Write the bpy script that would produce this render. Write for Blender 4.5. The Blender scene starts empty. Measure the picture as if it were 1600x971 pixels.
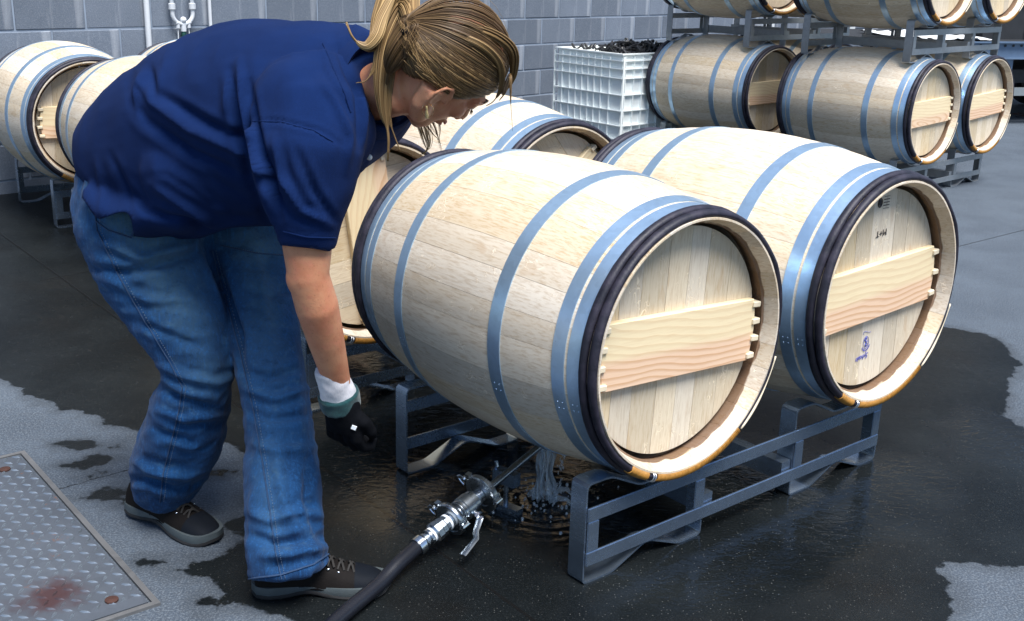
import bpy, bmesh, math, random
import numpy as np
from mathutils import Vector, Matrix, noise
from mathutils.bvhtree import BVHTree
R_ = random.Random(7)
SC = bpy.context.scene
COL = SC.collection

# ------------------------------------------------------------------ camera
F_PX, PIT, ROL, CAM_H = 1749.5, 0.30142, 0.02667, 1.3024      # focal length in photo pixels, tilt, roll, height
_cp, _sp, _cr, _sr = math.cos(PIT), math.sin(PIT), math.cos(ROL), math.sin(ROL)
UPY = Vector((0, _sp, _cp)); RX = Vector((1, 0, 0)); FW = Vector((0, _cp, -_sp))
C_RIGHT = RX * _cr + UPY * _sr
C_UP = RX * -_sr + UPY * _cr
CAM = Vector((0, 0, CAM_H))
cd = bpy.data.cameras.new('camera'); cam = bpy.data.objects.new('camera', cd); COL.objects.link(cam)
m = Matrix.Identity(4)
for i in range(3):
    m[i][0] = C_RIGHT[i]; m[i][1] = C_UP[i]; m[i][2] = -FW[i]; m[i][3] = CAM[i]
cam.matrix_world = m
cd.sensor_width = 36; cd.lens = F_PX / 1600 * 36; cd.clip_end = 2000; cd.clip_start = .02
SC.camera = cam

# ------------------------------------------------------------------ light
w = bpy.data.worlds.new('World'); SC.world = w; w.use_nodes = True
SUN_EL, SUN_AZ = math.radians(66), math.radians(146)    # azimuth clockwise from +Y (beyond the barrels)
nt = w.node_tree; bg = nt.nodes['Background']
sky = nt.nodes.new('ShaderNodeTexSky'); sky.sky_type = 'NISHITA'; sky.sun_disc = False
sky.sun_elevation = SUN_EL; sky.sun_rotation = SUN_AZ; sky.air_density = 1.0; sky.dust_density = .6; sky.ozone_density = 3.0
nt.links.new(sky.outputs[0], bg.inputs[0]); bg.inputs[1].default_value = .085
sd = bpy.data.lights.new('sun', 'SUN'); sd.energy = 4.0; sd.angle = math.radians(32); sd.color = (1, .985, .97)
sun = bpy.data.objects.new('sun', sd); COL.objects.link(sun)
sdir = Vector((math.sin(SUN_AZ) * math.cos(SUN_EL), math.cos(SUN_AZ) * math.cos(SUN_EL), math.sin(SUN_EL)))
sun.rotation_euler = sdir.to_track_quat('Z', 'Y').to_euler()
SC.view_settings.view_transform = 'Standard'; SC.view_settings.look = 'None'
SC.view_settings.exposure = 0.90; SC.view_settings.gamma = 1

# ------------------------------------------------------------------ helpers
def ray(x, y):
    return (FW + C_RIGHT * ((x - 800) / F_PX) + C_UP * (-(y - 485.5) / F_PX))
def at(x, y, Y):
    "world point seen at photo pixel x, y at distance Y in front of the camera's foot"
    r = ray(x, y); return CAM + r * (Y / r.y)
def gp(x, y, z=0.0):
    r = ray(x, y); return CAM + r * ((z - CAM_H) / r.z)

class MB:
    def __init__(s): s.v = []; s.f = []; s.m = []
    def add(s, vs, fs, mi=0):
        o = len(s.v); s.v += [tuple(v) for v in vs]; s.f += [tuple(i + o for i in f) for f in fs]; s.m += [mi] * len(fs); return s
    def box(s, c, d, M=None, mi=0):
        cx, cy, cz = c; dx, dy, dz = d[0] / 2, d[1] / 2, d[2] / 2
        vs = [Vector((cx + a * dx, cy + b * dy, cz + e * dz)) for a in (-1, 1) for b in (-1, 1) for e in (-1, 1)]
        if M: vs = [M @ v for v in vs]
        return s.add(vs, [(0, 1, 3, 2), (4, 6, 7, 5), (0, 4, 5, 1), (2, 3, 7, 6), (0, 2, 6, 4), (1, 5, 7, 3)], mi)
    def tube(s, pts, r, n=12, cap=True, closed=False, mi=0, flat=1.0, up=None):
        pts = [Vector(p) for p in pts]; k = len(pts)
        rr = r if isinstance(r, (list, tuple)) else [r] * k
        ring = []; prev = None; o = len(s.v)
        for i, p in enumerate(pts):
            if closed: t = (pts[(i + 1) % k] - pts[i - 1])
            else: t = pts[min(i + 1, k - 1)] - pts[max(i - 1, 0)]
            t.normalize()
            if prev is None:
                a = Vector(up) if up is not None else (Vector((0, 0, 1)) if abs(t.z) < .9 else Vector((1, 0, 0)))
            else: a = prev
            a = (a - t * a.dot(t)).normalized(); b = t.cross(a); prev = a
            q = rr[i]; r1, r2 = (q if isinstance(q, (tuple, list)) else (q, q * flat))
            s.v += [tuple(p + a * (r1 * math.cos(2 * math.pi * j / n)) + b * (r2 * math.sin(2 * math.pi * j / n))) for j in range(n)]
        for i in range(k if closed else k - 1):
            for j in range(n):
                i2 = (i + 1) % k
                s.f.append((o + i * n + j, o + i * n + (j + 1) % n, o + i2 * n + (j + 1) % n, o + i2 * n + j)); s.m.append(mi)
        if cap and not closed:
            s.f.append(tuple(o + j for j in range(n - 1, -1, -1))); s.m.append(mi)
            s.f.append(tuple(o + (k - 1) * n + j for j in range(n))); s.m.append(mi)
        return s
    def ball(s, c, r, M=None, nu=20, nv=12):
        r = r if isinstance(r, (tuple, list)) else (r, r, r); o = len(s.v); c = Vector(c)
        def T(p):
            p = Vector(p); p = (M @ p) if M else p; return tuple(c + p)
        s.v.append(T((0, 0, r[2])))
        for i in range(1, nv):
            th = math.pi * i / nv
            for j in range(nu):
                ph = 2 * math.pi * j / nu
                s.v.append(T((r[0] * math.sin(th) * math.cos(ph), r[1] * math.sin(th) * math.sin(ph), r[2] * math.cos(th))))
        s.v.append(T((0, 0, -r[2]))); e = len(s.v) - 1
        for j in range(nu):
            s.f.append((o, o + 1 + j, o + 1 + (j + 1) % nu)); s.m.append(0)
            q = o + 1 + (nv - 2) * nu; s.f.append((q + (j + 1) % nu, q + j, e)); s.m.append(0)
        for i in range(nv - 2):
            for j in range(nu):
                a = o + 1 + i * nu; s.f.append((a + j, a + nu + j, a + nu + (j + 1) % nu, a + (j + 1) % nu)); s.m.append(0)
        return s
    def lathe(s, prof, M, n=24, closed_prof=False, a0=0, a1=2 * math.pi):
        "profile (x along the axis, r), revolved about the local x axis"
        full = abs(a1 - a0 - 2 * math.pi) < 1e-6; kk = n if full else n + 1; o = len(s.v); k = len(prof)
        for j in range(kk):
            t = a0 + (a1 - a0) * j / n
            for x, r in prof: s.v.append(tuple(M @ Vector((x, r * math.cos(t), r * math.sin(t)))))
        for j in range(n):
            j2 = (j + 1) % kk
            for i in range(k if closed_prof else k - 1):
                i2 = (i + 1) % k
                s.f.append((o + j * k + i, o + j2 * k + i, o + j2 * k + i2, o + j * k + i2)); s.m.append(0)
        return s
    def mesh(s, name, mats, smooth=True, angle=40):
        me = bpy.data.meshes.new(name); me.from_pydata(s.v, [], s.f)
        for mt in (mats if isinstance(mats, (list, tuple)) else [mats]): me.materials.append(mt)
        if any(s.m): me.polygons.foreach_set('material_index', s.m)
        bm = bmesh.new(); bm.from_mesh(me); bmesh.ops.recalc_face_normals(bm, faces=bm.faces); bm.to_mesh(me); bm.free()
        if smooth:
            me.polygons.foreach_set('use_smooth', [True] * len(me.polygons))
            if angle < 180: me.set_sharp_from_angle(angle=math.radians(angle))
        me.update(); return me
    def build(s, name, mats, parent=None, smooth=True, angle=40):
        return link(name, s.mesh(name, mats, smooth, angle), parent)
def link(name, me, parent=None, loc=None):
    o = bpy.data.objects.new(name, me); COL.objects.link(o)
    if parent is not None: o.parent = parent
    if loc is not None: o.location = loc
    return o
def tag(o, label=None, cat=None, group=None, kind=None):
    if label: o['label'] = label
    if cat: o['category'] = cat
    if group: o['group'] = group
    if kind: o['kind'] = kind
    return o
def empty(name, M, label=None, cat=None, group=None):
    o = bpy.data.objects.new(name, None); COL.objects.link(o); o.matrix_world = M; o.empty_display_size = .1
    return tag(o, label, cat, group)
def copy_tree(o, M=None, parent=None):
    c = o.copy(); COL.objects.link(c)
    if parent is not None: c.parent = parent
    if M is not None: c.matrix_world = M
    for ch in list(o.children): copy_tree(ch, None, c)
    return c
def bevel_box(d, b=.002, seg=1):
    bm = bmesh.new(); bmesh.ops.create_cube(bm, size=1)
    for v in bm.verts: v.co = Vector((v.co.x * d[0], v.co.y * d[1], v.co.z * d[2]))
    bmesh.ops.bevel(bm, geom=bm.edges[:], offset=b, segments=seg, affect='EDGES'); return bm
def bm_mesh(bm, name, mat, smooth=False):
    me = bpy.data.meshes.new(name); bm.to_mesh(me); bm.free(); me.materials.append(mat)
    if smooth:
        me.polygons.foreach_set('use_smooth', [True] * len(me.polygons)); me.set_sharp_from_angle(angle=math.radians(35))
    return me
def yawM(p, yaw):
    "local x points along (cos yaw, -sin yaw): from a barrel's back head to its front head"
    return Matrix.Translation(Vector(p)) @ Matrix.Rotation(-yaw, 4, 'Z')

# ------------------------------------------------------------------ materials
class N:
    def __init__(s, name):
        s.mat = bpy.data.materials.new(name); s.mat.use_nodes = True; s.t = s.mat.node_tree
        s.b = s.t.nodes['Principled BSDF']
    def n(s, ty, **kw):
        nd = s.t.nodes.new('ShaderNode' + ty)
        for k, v in kw.items():
            if k[0] == 'i' and k[1:].isdigit(): s.set(nd.inputs[int(k[1:])], v)
            elif k in ('Scale', 'Detail', 'Roughness', 'Distortion', 'Strength', 'Distance', 'Height', 'Vector', 'Fac', 'W', 'Randomness', 'Value', 'Color', 'Lacunarity'): s.set(nd.inputs[k], v)
            else: setattr(nd, k, v)
        return nd
    def set(s, inp, v):
        if isinstance(v, bpy.types.NodeSocket): s.t.links.new(v, inp)
        elif isinstance(v, bpy.types.Node): s.t.links.new(v.outputs[0], inp)
        else:
            if hasattr(inp.default_value, '__len__') and not hasattr(v, '__len__'): v = [v] * len(inp.default_value)
            if hasattr(inp.default_value, '__len__') and len(inp.default_value) == 4 and len(v) == 3: v = (*v, 1)
            inp.default_value = v
    def P(s, **kw):
        al = dict(base='Base Color', rough='Roughness', metal='Metallic', normal='Normal', spec='Specular IOR Level', coat='Coat Weight', sss='Subsurface Weight', trans='Transmission Weight', ior='IOR', sheen='Sheen Weight', coat_r='Coat Roughness', alpha='Alpha')
        for k, v in kw.items(): s.set(s.b.inputs[al[k]], v)
        return s.mat
    def math(s, op, a, b=0.0, c=None, clamp=False):
        nd = s.t.nodes.new('ShaderNodeMath'); nd.operation = op; nd.use_clamp = clamp; s.set(nd.inputs[0], a); s.set(nd.inputs[1], b)
        if c is not None: s.set(nd.inputs[2], c)
        return nd.outputs[0]
    def vmath(s, op, a, b=(0, 0, 0)):
        nd = s.t.nodes.new('ShaderNodeVectorMath'); nd.operation = op; s.set(nd.inputs[0], a); s.set(nd.inputs[1], b); return nd.outputs[0]
    def ramp(s, v, stops, interp='LINEAR'):
        nd = s.t.nodes.new('ShaderNodeValToRGB'); cr = nd.color_ramp; cr.interpolation = interp
        while len(cr.elements) < len(stops): cr.elements.new(.5)
        for e, (p, c) in zip(cr.elements, stops):
            e.position = p; e.color = (*(c if hasattr(c, '__len__') else (c, c, c)), 1)
        s.set(nd.inputs[0], v); return nd.outputs[0]
    def mix(s, f, a, b, mode='MIX'):
        nd = s.t.nodes.new('ShaderNodeMix'); nd.data_type = 'RGBA'; nd.blend_type = mode; s.set(nd.inputs[0], f); s.set(nd.inputs[6], a); s.set(nd.inputs[7], b); return nd.outputs[2]
    def smooth(s, v, a, b):
        nd = s.t.nodes.new('ShaderNodeMapRange'); nd.interpolation_type = 'SMOOTHSTEP'; s.set(nd.inputs[0], v); nd.inputs[1].default_value = a; nd.inputs[2].default_value = b; return nd.outputs[0]
    def obj(s): return s.n('TexCoord').outputs['Object']
    def rnd(s): return s.n('ObjectInfo').outputs['Random']
    def map(s, v, sc=(1, 1, 1), loc=(0, 0, 0), rot=(0, 0, 0)):
        nd = s.t.nodes.new('ShaderNodeMapping'); s.set(nd.inputs[0], v); nd.inputs['Scale'].default_value = sc; nd.inputs['Rotation'].default_value = rot; s.set(nd.inputs['Location'], loc); return nd.outputs[0]
    def bump(s, h, st=.3, d=.002, nrm=None):
        nd = s.n('Bump', Strength=st, Distance=d, Height=h)
        if nrm is not None: s.set(nd.inputs['Normal'], nrm)
        return nd.outputs[0]
    def noise(s, v, sc, det=4, ro=.55, dist=0, out=0):
        return s.n('TexNoise', Vector=v, Scale=sc, Detail=det, Roughness=ro, Distortion=dist).outputs[out]

def mat_oak(name, axis, light, dark, toast=False, flecks=1.0):
    g = N(name); o = g.obj(); r = g.rnd()
    off = g.vmath('SCALE', (13.1, 7.7, 9.3)); g.set(off.node.inputs['Scale'], g.math('MULTIPLY', r, 10))
    p = g.vmath('ADD', o, off)
    st = {'x': (.10, 1, 1), 'z': (1, 1, .10)}[axis]
    fine = g.noise(g.map(p, tuple(q * 1 for q in st)), 240, 5, .65)
    mid = g.noise(g.map(p, tuple(q for q in {'x': (.16, 1, 1), 'z': (1, 1, .16)}[axis])), 38, 5, .6, .6)
    big = g.noise(g.map(p, {'x': (.35, 1, 1), 'z': (1, 1, .35)}[axis]), 7, 3, .5)
    col = g.mix(mid, light, tuple(.55 * a + .45 * b for a, b in zip(light, dark)))
    col = g.mix(g.smooth(fine, .44, .68), col, g.mix(.52, col, dark))
    hs = g.n('HueSaturation'); g.set(hs.inputs['Value'], g.math('ADD', .80, g.math('MULTIPLY', r, .29))); g.set(hs.inputs['Saturation'], g.math('ADD', .75, g.math('MULTIPLY', g.math('FRACT', g.math('MULTIPLY', r, 7.3)), .45))); g.set(hs.inputs['Color'], col); col = hs.outputs[0]
    # medullary flecks: short pale squiggles across the grain; brown sap blotches
    fl = g.n('TexNoise', Vector=g.map(p, {'x': (.55, 1, 1), 'z': (1, 1, .55)}[axis]), Scale=33, Detail=2.0, Roughness=.45, Distortion=1.6)
    band = g.math('ABSOLUTE', g.math('SUBTRACT', fl.outputs[0], .56))
    gate = g.smooth(g.noise(p, 9, 2), .50, .60)
    flm = g.math('MULTIPLY', g.math('SUBTRACT', 1, g.smooth(band, .004, .016)), gate)
    col = g.mix(g.math('MULTIPLY', flm, .62 * flecks), col, tuple(min(1, c * 1.18) for c in light))
    edge = g.math('MULTIPLY', g.math('SUBTRACT', 1, g.smooth(g.math('ABSOLUTE', g.math('SUBTRACT', fl.outputs[0], .585)), .002, .010)), gate)
    col = g.mix(g.math('MULTIPLY', edge, .40 * flecks), col, dark)
    blot = g.smooth(g.noise(g.map(p, {'x': (.6, 1.6, 1.6), 'z': (1.6, 1.6, .6)}[axis]), 17, 2, .4), .64, .70)
    col = g.mix(g.math('MULTIPLY', blot, .22), col, (.42, .24, .10))
    if toast:
        sx = g.n('SeparateXYZ', Vector=o); rad = g.math('SQRT', g.math('ADD', g.math('POWER', sx.outputs[1], 2), g.math('POWER', sx.outputs[2], 2)))
        wav = g.math('MULTIPLY', g.math('SUBTRACT', g.noise(g.map(o, (.2, 1, 1)), 14, 2), .5), .022)
        dep = g.math('ADD', g.math('SUBTRACT', BL / 2, g.math('ABSOLUTE', sx.outputs[0])), wav)
        mk = g.math('MULTIPLY', g.smooth(dep, .031, .034), g.math('LESS_THAN', rad, RE - .010))
        col = g.mix(g.math('MULTIPLY', mk, .86), col, (.13, .058, .022))
    h = g.math('ADD', fine, g.math('MULTIPLY', mid, .5))
    return g.P(base=col, rough=g.math('ADD', .52, g.math('MULTIPLY', mid, .2)), spec=.35, normal=g.bump(h, .25, .0012))

def mat_pine(name, tint=(.80, .66, .42), line=(.50, .25, .10)):
    g = N(name); o = g.obj(); r = g.rnd()
    off = g.n('CombineXYZ'); g.set(off.inputs[1], g.math('MULTIPLY', g.math('SUBTRACT', r, .5), .1)); g.set(off.inputs[2], g.math('MULTIPLY', r, .09)); g.set(off.inputs[0], g.math('MULTIPLY', r, 3.0))
    p = g.vmath('ADD', o, off.outputs[0])
    # plain-sawn board: rings of a wobbling trunk axis that runs along y
    wob = g.n('TexNoise', Vector=g.map(p, (1, .9, 1)), Scale=2.0, Detail=1, Roughness=.4)
    wv = g.vmath('SUBTRACT', wob.outputs['Color'], (.5, .5, .5)); sc = g.vmath('MULTIPLY', wv, (.03, 0, .26)); p2 = g.vmath('ADD', p, sc)
    s = g.n('SeparateXYZ', Vector=p2)
    zz = g.math('ADD', s.outputs[2], .055); rad = g.math('SQRT', g.math('ADD', g.math('POWER', zz, 2), g.math('POWER', g.math('ADD', g.math('MULTIPLY', s.outputs[1], .20), .018), 2)))
    ring = g.math('FRACT', g.math('ADD', g.math('MULTIPLY', g.math('POWER', g.math('MULTIPLY', rad, 10), .8), 7.2), g.math('MULTIPLY', g.noise(g.map(p, (1, .30, 1)), 11, 3), 2.2)))
    ln = g.math('MULTIPLY', g.smooth(ring, .35, .92), g.math('SUBTRACT', 1, g.smooth(ring, .93, 1.0)))
    so = g.n('SeparateXYZ', Vector=o); rose = g.math('MULTIPLY', g.smooth(g.math('ADD', g.math('MULTIPLY', so.outputs[2], -1), g.math('MULTIPLY', g.math('SUBTRACT', r, .5), .03)), .004, .030), g.math('ADD', .55, g.math('MULTIPLY', r, .45)))
    base = g.mix(rose, tint, (.76, .52, .36))
    col = g.mix(g.math('MULTIPLY', ln, g.math('ADD', .22, g.math('MULTIPLY', rose, .40))), base, line)
    fine = g.noise(g.map(p, (1, .05, 1)), 300, 3)
    col = g.mix(g.math('MULTIPLY', g.smooth(fine, .45, .8), .16), col, line)
    return g.P(base=col, rough=.55, spec=.3, normal=g.bump(g.math('ADD', ln, fine), .12, .0008))

def mat_metal(name, base=(.56, .60, .66), rough=.34, scale=60, var=.25, metal=1.0, bump=.05, rust=0.0, wet=False):
    g = N(name); o = g.obj(); r = g.rnd()
    off = g.vmath('SCALE', (3.1, 1.7, 2.3)); g.set(off.node.inputs['Scale'], g.math('MULTIPLY', r, 10)); p = g.vmath('ADD', o, off)
    vo = g.n('TexVoronoi', Vector=p, Scale=scale * 2); n1 = g.noise(p, scale * .25, 5, .6)
    col = g.mix(n1, tuple(c * (1 - var) for c in base), base)
    col = g.mix(.25, col, g.mix(vo.outputs['Color'], tuple(c * (1 - var) for c in base), tuple(min(1, c * 1.12) for c in base)))
    sc = g.noise(g.map(p, (.15, 1, 1)), 180, 4, .7)
    met = metal
    if rust:
        k = g.smooth(g.noise(p, 11, 6, .7), .70 - rust, .80 - rust); col = g.mix(k, col, (.16, .06, .025)); met = g.math('MULTIPLY', g.math('SUBTRACT', 1, k), metal)
    rr = g.math('ADD', rough - .08, g.math('MULTIPLY', g.math('ADD', n1, sc), .12))
    return g.P(base=col, metal=met, rough=rr, normal=g.bump(g.math('ADD', n1, g.math('MULTIPLY', sc, .3)), bump * 4, .002))

def mat_plain(name, base, rough=.5, metal=0., var=.15, sc=20, bump=.1, spec=.5, coat=0., bsc=None, det=4):
    g = N(name); o = g.obj(); n1 = g.noise(o, sc, det); n2 = g.noise(o, bsc or sc * 6, 4)
    col = g.mix(n1, tuple(c * (1 - var) for c in base), tuple(min(1, c * (1 + var)) for c in base))
    return g.P(base=col, rough=g.math('ADD', rough - .05, g.math('MULTIPLY', n2, .1)), metal=metal, spec=spec, coat=coat, normal=g.bump(n2, bump, .002))
# ------------------------------------------------------------------ barrel and rack sizes, places
BL, RE, RB = .915, .286, .3475         # barrel length, stave radius at the ends and at the bilge
AZ = .518                              # height of a barrel's axis on a rack on the ground
SP = .714                              # spacing of two barrels on one rack
STACK = .805                           # height of a second rack stacked on the barrels
YW = math.radians(50.27)

# ------------------------------------------------------------------ ground
def in_poly(x, y, P):
    c = False; j = len(P) - 1
    for i in range(len(P)):
        if (P[i][1] > y) != (P[j][1] > y) and x < (P[j][0] - P[i][0]) * (y - P[i][1]) / (P[j][1] - P[i][1]) + P[i][0]: c = not c
        j = i
    return c
def sd_poly(X, Y, P):
    P = np.array(P); d = np.full(X.shape, 1e9); ins = np.zeros(X.shape, bool)
    for i in range(len(P)):
        a = P[i - 1]; b = P[i]; e = b - a; wx, wy = X - a[0], Y - a[1]
        t = np.clip((wx * e[0] + wy * e[1]) / (e @ e), 0, 1)
        d = np.minimum(d, np.hypot(wx - e[0] * t, wy - e[1] * t))
        c = ((b[1] > Y) != (a[1] > Y)) & (X < (a[0] - b[0]) * (Y - b[1]) / (a[1] - b[1] + 1e-12) + b[0]); ins ^= c
    return np.where(ins, -d, d)
DRY_L = [(-4.2, 4.2), (-3.0, 3.78), (-2.3, 3.72), (-1.824, 3.491), (-1.618, 3.315), (-1.494, 3.213), (-1.421, 3.134), (-1.351, 3.103), (-1.21, 3.029), (-1.129, 2.959), (-1.06, 2.945), (-.955, 2.871), (-.82, 2.902), (-.68, 2.762), (-.625, 2.667), (-.662, 2.572), (-.622, 2.47), (-.66, 2.39), (-.601, 2.313), (-.652, 2.252), (-.638, 2.156), (-.597, 2.093), (-.541, 2.059), (-.462, 2.031), (-.416, 2.002), (-.387, 1.916), (-.3, 1.5), (-.5, .6), (-1.2, -.5), (-4.2, -.5)]
DRY_R = [(9, 3.0), (2.4, 2.9), (1.78, 2.95), (1.567, 2.99), (1.535, 3.228), (1.663, 3.513), (1.798, 3.744), (1.827, 3.993), (1.722, 4.1), (1.652, 4.16), (1.66, 4.5), (1.86, 5.0), (1.95, 5.6), (1.9, 6.3), (1.7, 7.2), (1.2, 7.9), (.6, 8.6), (.9, 10.4), (6, 16), (30, 30), (60, 3)]
DRY_B = [(.971, 2.279), (1.03, 2.312), (1.084, 2.314), (1.199, 2.305), (1.268, 2.295), (1.6, 2.25), (1.9, 1.9), (1.6, 1.2), (1.0, 1.0), (.85, 1.6), (.936, 1.999), (.95, 2.08), (.985, 2.15), (.975, 2.2), (1.0, 2.24)]
DRY_W = [(-3.2, 6.25), (-2.2, 6.75), (-.4, 8.4), (.0, 8.75), (-.3, 8.9), (-4.6, 4.6), (-4.0, 4.9)]
SPOTS = [(-1.185, 2.826, .030), (-1.111, 2.735, .040), (-1.231, 2.836, .016), (-1.085, 2.828, .016), (-1.063, 2.648, .018), (-.988, 2.542, .042), (-.935, 2.514, .026), (-.748, 2.686, .022), (-.618, 2.067, .02), (-.657, 2.218, .045), (-.61, 2.03, .013), (-1.15, 2.70, .018), (-.69, 2.20, .03), (-.80, 2.22, .012), (-.9, 2.72, .012)]
SPL = gp(850, 785)
def ground():
    xs = np.concatenate([[-400, -80, -20, -9, -5.5], np.arange(-3.6, 4.001, .03), [5, 6, 7.5, 10, 14, 30, 100, 400]])
    ys = np.concatenate([[-400, -80, -12, -2, 0.3], np.arange(1.5, 9.5, .03), [9.8, 10.4, 11, 12.5, 15, 20, 35, 100, 400]])
    X, Y = np.meshgrid(xs, ys); 
    d = np.minimum(np.minimum(sd_poly(X, Y, DRY_L), sd_poly(X, Y, DRY_R)), np.minimum(sd_poly(X, Y, DRY_B), sd_poly(X, Y, DRY_W)))
    for sx, sy, r in SPOTS:
        s = np.hypot((X - sx) * .8, Y - sy) - r; d = np.maximum(d, -s)
    # standing water: deepest under the front racks, shallow films elsewhere
    pud = np.exp(-(((X - .15) / .75) ** 2 + ((Y - 2.75) / .45) ** 2)) + .8 * np.exp(-(((X - 1.45) / .16) ** 2 + ((Y - 3.05) / .22) ** 2)) + .9 * np.exp(-(((X + .1) / .5) ** 2 + ((Y - 3.6) / .6) ** 2))
    t_ = (X - .25) * .769 + (Y - 2.12) * .64; n_ = -(X - .25) * .64 + (Y - 2.12) * .769; pud = pud + .75 * np.exp(-((t_ - .55) / .6) ** 4 - ((n_ + .05) / .16) ** 2)
    ny, nx = X.shape
    me = bpy.data.meshes.new('ground')
    V = np.stack([X.ravel(), Y.ravel(), np.zeros(X.size)], 1)
    i = np.arange((ny - 1) * nx).reshape(ny - 1, nx)[:, :-1].ravel()
    Fc = np.stack([i, i + 1, i + nx + 1, i + nx], 1)
    me.vertices.add(len(V)); me.vertices.foreach_set('co', V.ravel()); me.loops.add(Fc.size); me.loops.foreach_set('vertex_index', Fc.ravel())
    me.polygons.add(len(Fc)); me.polygons.foreach_set('loop_start', np.arange(len(Fc)) * 4); me.update(calc_edges=True)
    for nm, arr in (('dry', d), ('puddle', pud)):
        a = me.attributes.new(nm, 'FLOAT', 'POINT'); a.data.foreach_set('value', arr.ravel().astype(np.float32))
    g = N('concrete'); o = g.obj()
    def attr(n_):
        nd = g.n('Attribute'); nd.attribute_name = n_; return nd.outputs['Fac']
    dn = g.math('ADD', attr('dry'), g.math('MULTIPLY', g.math('SUBTRACT', g.noise(o, 11, 6, .62), .5), .13))
    wet = g.smooth(dn, -.006, .006); damp = g.smooth(dn, -.055, .0)
    agg = g.noise(o, 190, 4, .8); pat = g.noise(o, 2.6, 5, .6); mids = g.noise(o, 40, 4, .6)
    vo = g.n('TexVoronoi', Vector=o, Scale=150.0); speck = g.math('MULTIPLY', g.math('SUBTRACT', 1, g.smooth(vo.outputs['Distance'], .10, .26)), g.math('GREATER_THAN', g.n('SeparateColor', Color=vo.outputs['Color']).outputs[0], .80))
    vd = g.n('TexVoronoi', Vector=o, Scale=210.0); pit = g.math('MULTIPLY', g.math('SUBTRACT', 1, g.smooth(vd.outputs['Distance'], .15, .35)), g.math('GREATER_THAN', g.n('SeparateColor', Color=vd.outputs['Color']).outputs[1], .72))
    dry = g.mix(g.smooth(pat, .3, .7), (.044, .058, .078), (.074, .094, .120))
    dry = g.mix(g.math('MULTIPLY', g.smooth(mids, .35, .65), .4), dry, (.05, .058, .07)); dry = g.mix(g.math('MULTIPLY', g.smooth(agg, .46, .62), .70), dry, (.165, .19, .215)); dry = g.mix(g.math('MULTIPLY', pit, .6), dry, (.07, .07, .07))
    dry = g.mix(g.math('MULTIPLY', damp, .42), dry, (.028, .032, .036))
    wetc = g.mix(g.smooth(pat, .35, .7), (.0045, .0058, .0064), (.0105, .0128, .0138)); wetc = g.mix(g.math('MULTIPLY', g.smooth(agg, .5, .72), .5), wetc, (.034, .038, .040)); wetc = g.mix(g.math('MULTIPLY', speck, .6), wetc, (.13, .13, .12))
    tea = g.smooth(g.noise(o, 3.3, 3), .55, .7); wetc = g.mix(g.math('MULTIPLY', tea, .25), wetc, (.008, .006, .004))
    col = g.mix(wet, dry, wetc)
    # saw-cut joints (lines through the slab) and one hairline crack
    s = g.n('SeparateXYZ', Vector=o); jt = None
    def line(a, b, wd, seg=False, jag=0.0):
        dx, dy = b[0] - a[0], b[1] - a[1]; L = math.hypot(dx, dy); nx_, ny_ = -dy / L, dx / L
        e = g.math('ADD', g.math('MULTIPLY', s.outputs[0], nx_), g.math('MULTIPLY', s.outputs[1], ny_)); e = g.math('SUBTRACT', e, a[0] * nx_ + a[1] * ny_)
        if jag: e = g.math('ADD', e, g.math('MULTIPLY', g.math('SUBTRACT', g.noise(o, 14, 5, .7), .5), jag))
        k = g.math('SUBTRACT', 1, g.smooth(g.math('ABSOLUTE', e), wd * .5, wd))
        if seg:
            t = g.math('ADD', g.math('MULTIPLY', s.outputs[0], dx / L), g.math('MULTIPLY', s.outputs[1], dy / L)); t0 = a[0] * dx / L + a[1] * dy / L
            k = g.math('MULTIPLY', k, g.math('MULTIPLY', g.math('GREATER_THAN', t, t0), g.math('LESS_THAN', t, t0 + L)))
        return k
    jt = g.math('MAXIMUM', line((-2.462, 5.213), (.064, 2.025), .0062, jag=.006), line((-1.95, 4.417), (-.3, 6.35), .0062, True, .004))
    jt = g.math('MAXIMUM', jt, line((-1.137, 2.562), (-.81, 2.845), .0022, True, .05))
    jt = g.math('MAXIMUM', jt, line((1.9, 5.2), (6.5, 9.0), .004, True, .004))
    col = g.mix(g.math('MULTIPLY', jt, .9), col, (.006, .006, .006))
    pu = g.smooth(g.math('ADD', attr('puddle'), g.math('MULTIPLY', g.math('SUBTRACT', g.noise(o, 5, 4), .5), .7)), .22, .62); film = g.math('MULTIPLY', wet, pu)
    rip = g.n('TexNoise', Vector=g.map(o, (1, 1.6, 1)), Scale=26, Detail=3, Roughness=.5, Distortion=1.2)
    rough = g.mix(wet, .88, g.mix(pu, g.math('ADD', .20, g.math('MULTIPLY', mids, .22)), .045))
    h = g.math('SUBTRACT', g.math('ADD', agg, g.math('MULTIPLY', mids, .6)), g.math('MULTIPLY', jt, 3))
    b1 = g.n('Bump', Distance=.0022, Height=h); g.set(b1.inputs['Strength'], g.mix(wet, .55, g.mix(pu, .42, .03)))
    sp_ = g.vmath('SUBTRACT', o, (SPL[0], SPL[1], 0)); ln_ = g.n('VectorMath', operation='LENGTH'); g.set(ln_.inputs[0], sp_); dd = ln_.outputs['Value']
    rings = g.math('MULTIPLY', g.math('SINE', g.math('ADD', g.math('MULTIPLY', dd, 170), g.math('MULTIPLY', g.noise(o, 9, 3), 7))), g.math('SUBTRACT', 1, g.smooth(dd, .03, .34)))
    b2 = g.n('Bump', Distance=.006, Height=g.math('ADD', rip.outputs[0], g.math('MULTIPLY', rings, .35))); g.set(b2.inputs['Strength'], g.math('MULTIPLY', film, .28)); g.set(b2.inputs['Normal'], b1.outputs[0])
    me.materials.append(g.P(base=col, rough=rough, spec=g.mix(wet, .4, g.mix(pu, .22, .42)), ior=1.36, normal=b2.outputs[0]))
    return tag(link('ground', me), kind='structure')
ground()

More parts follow.
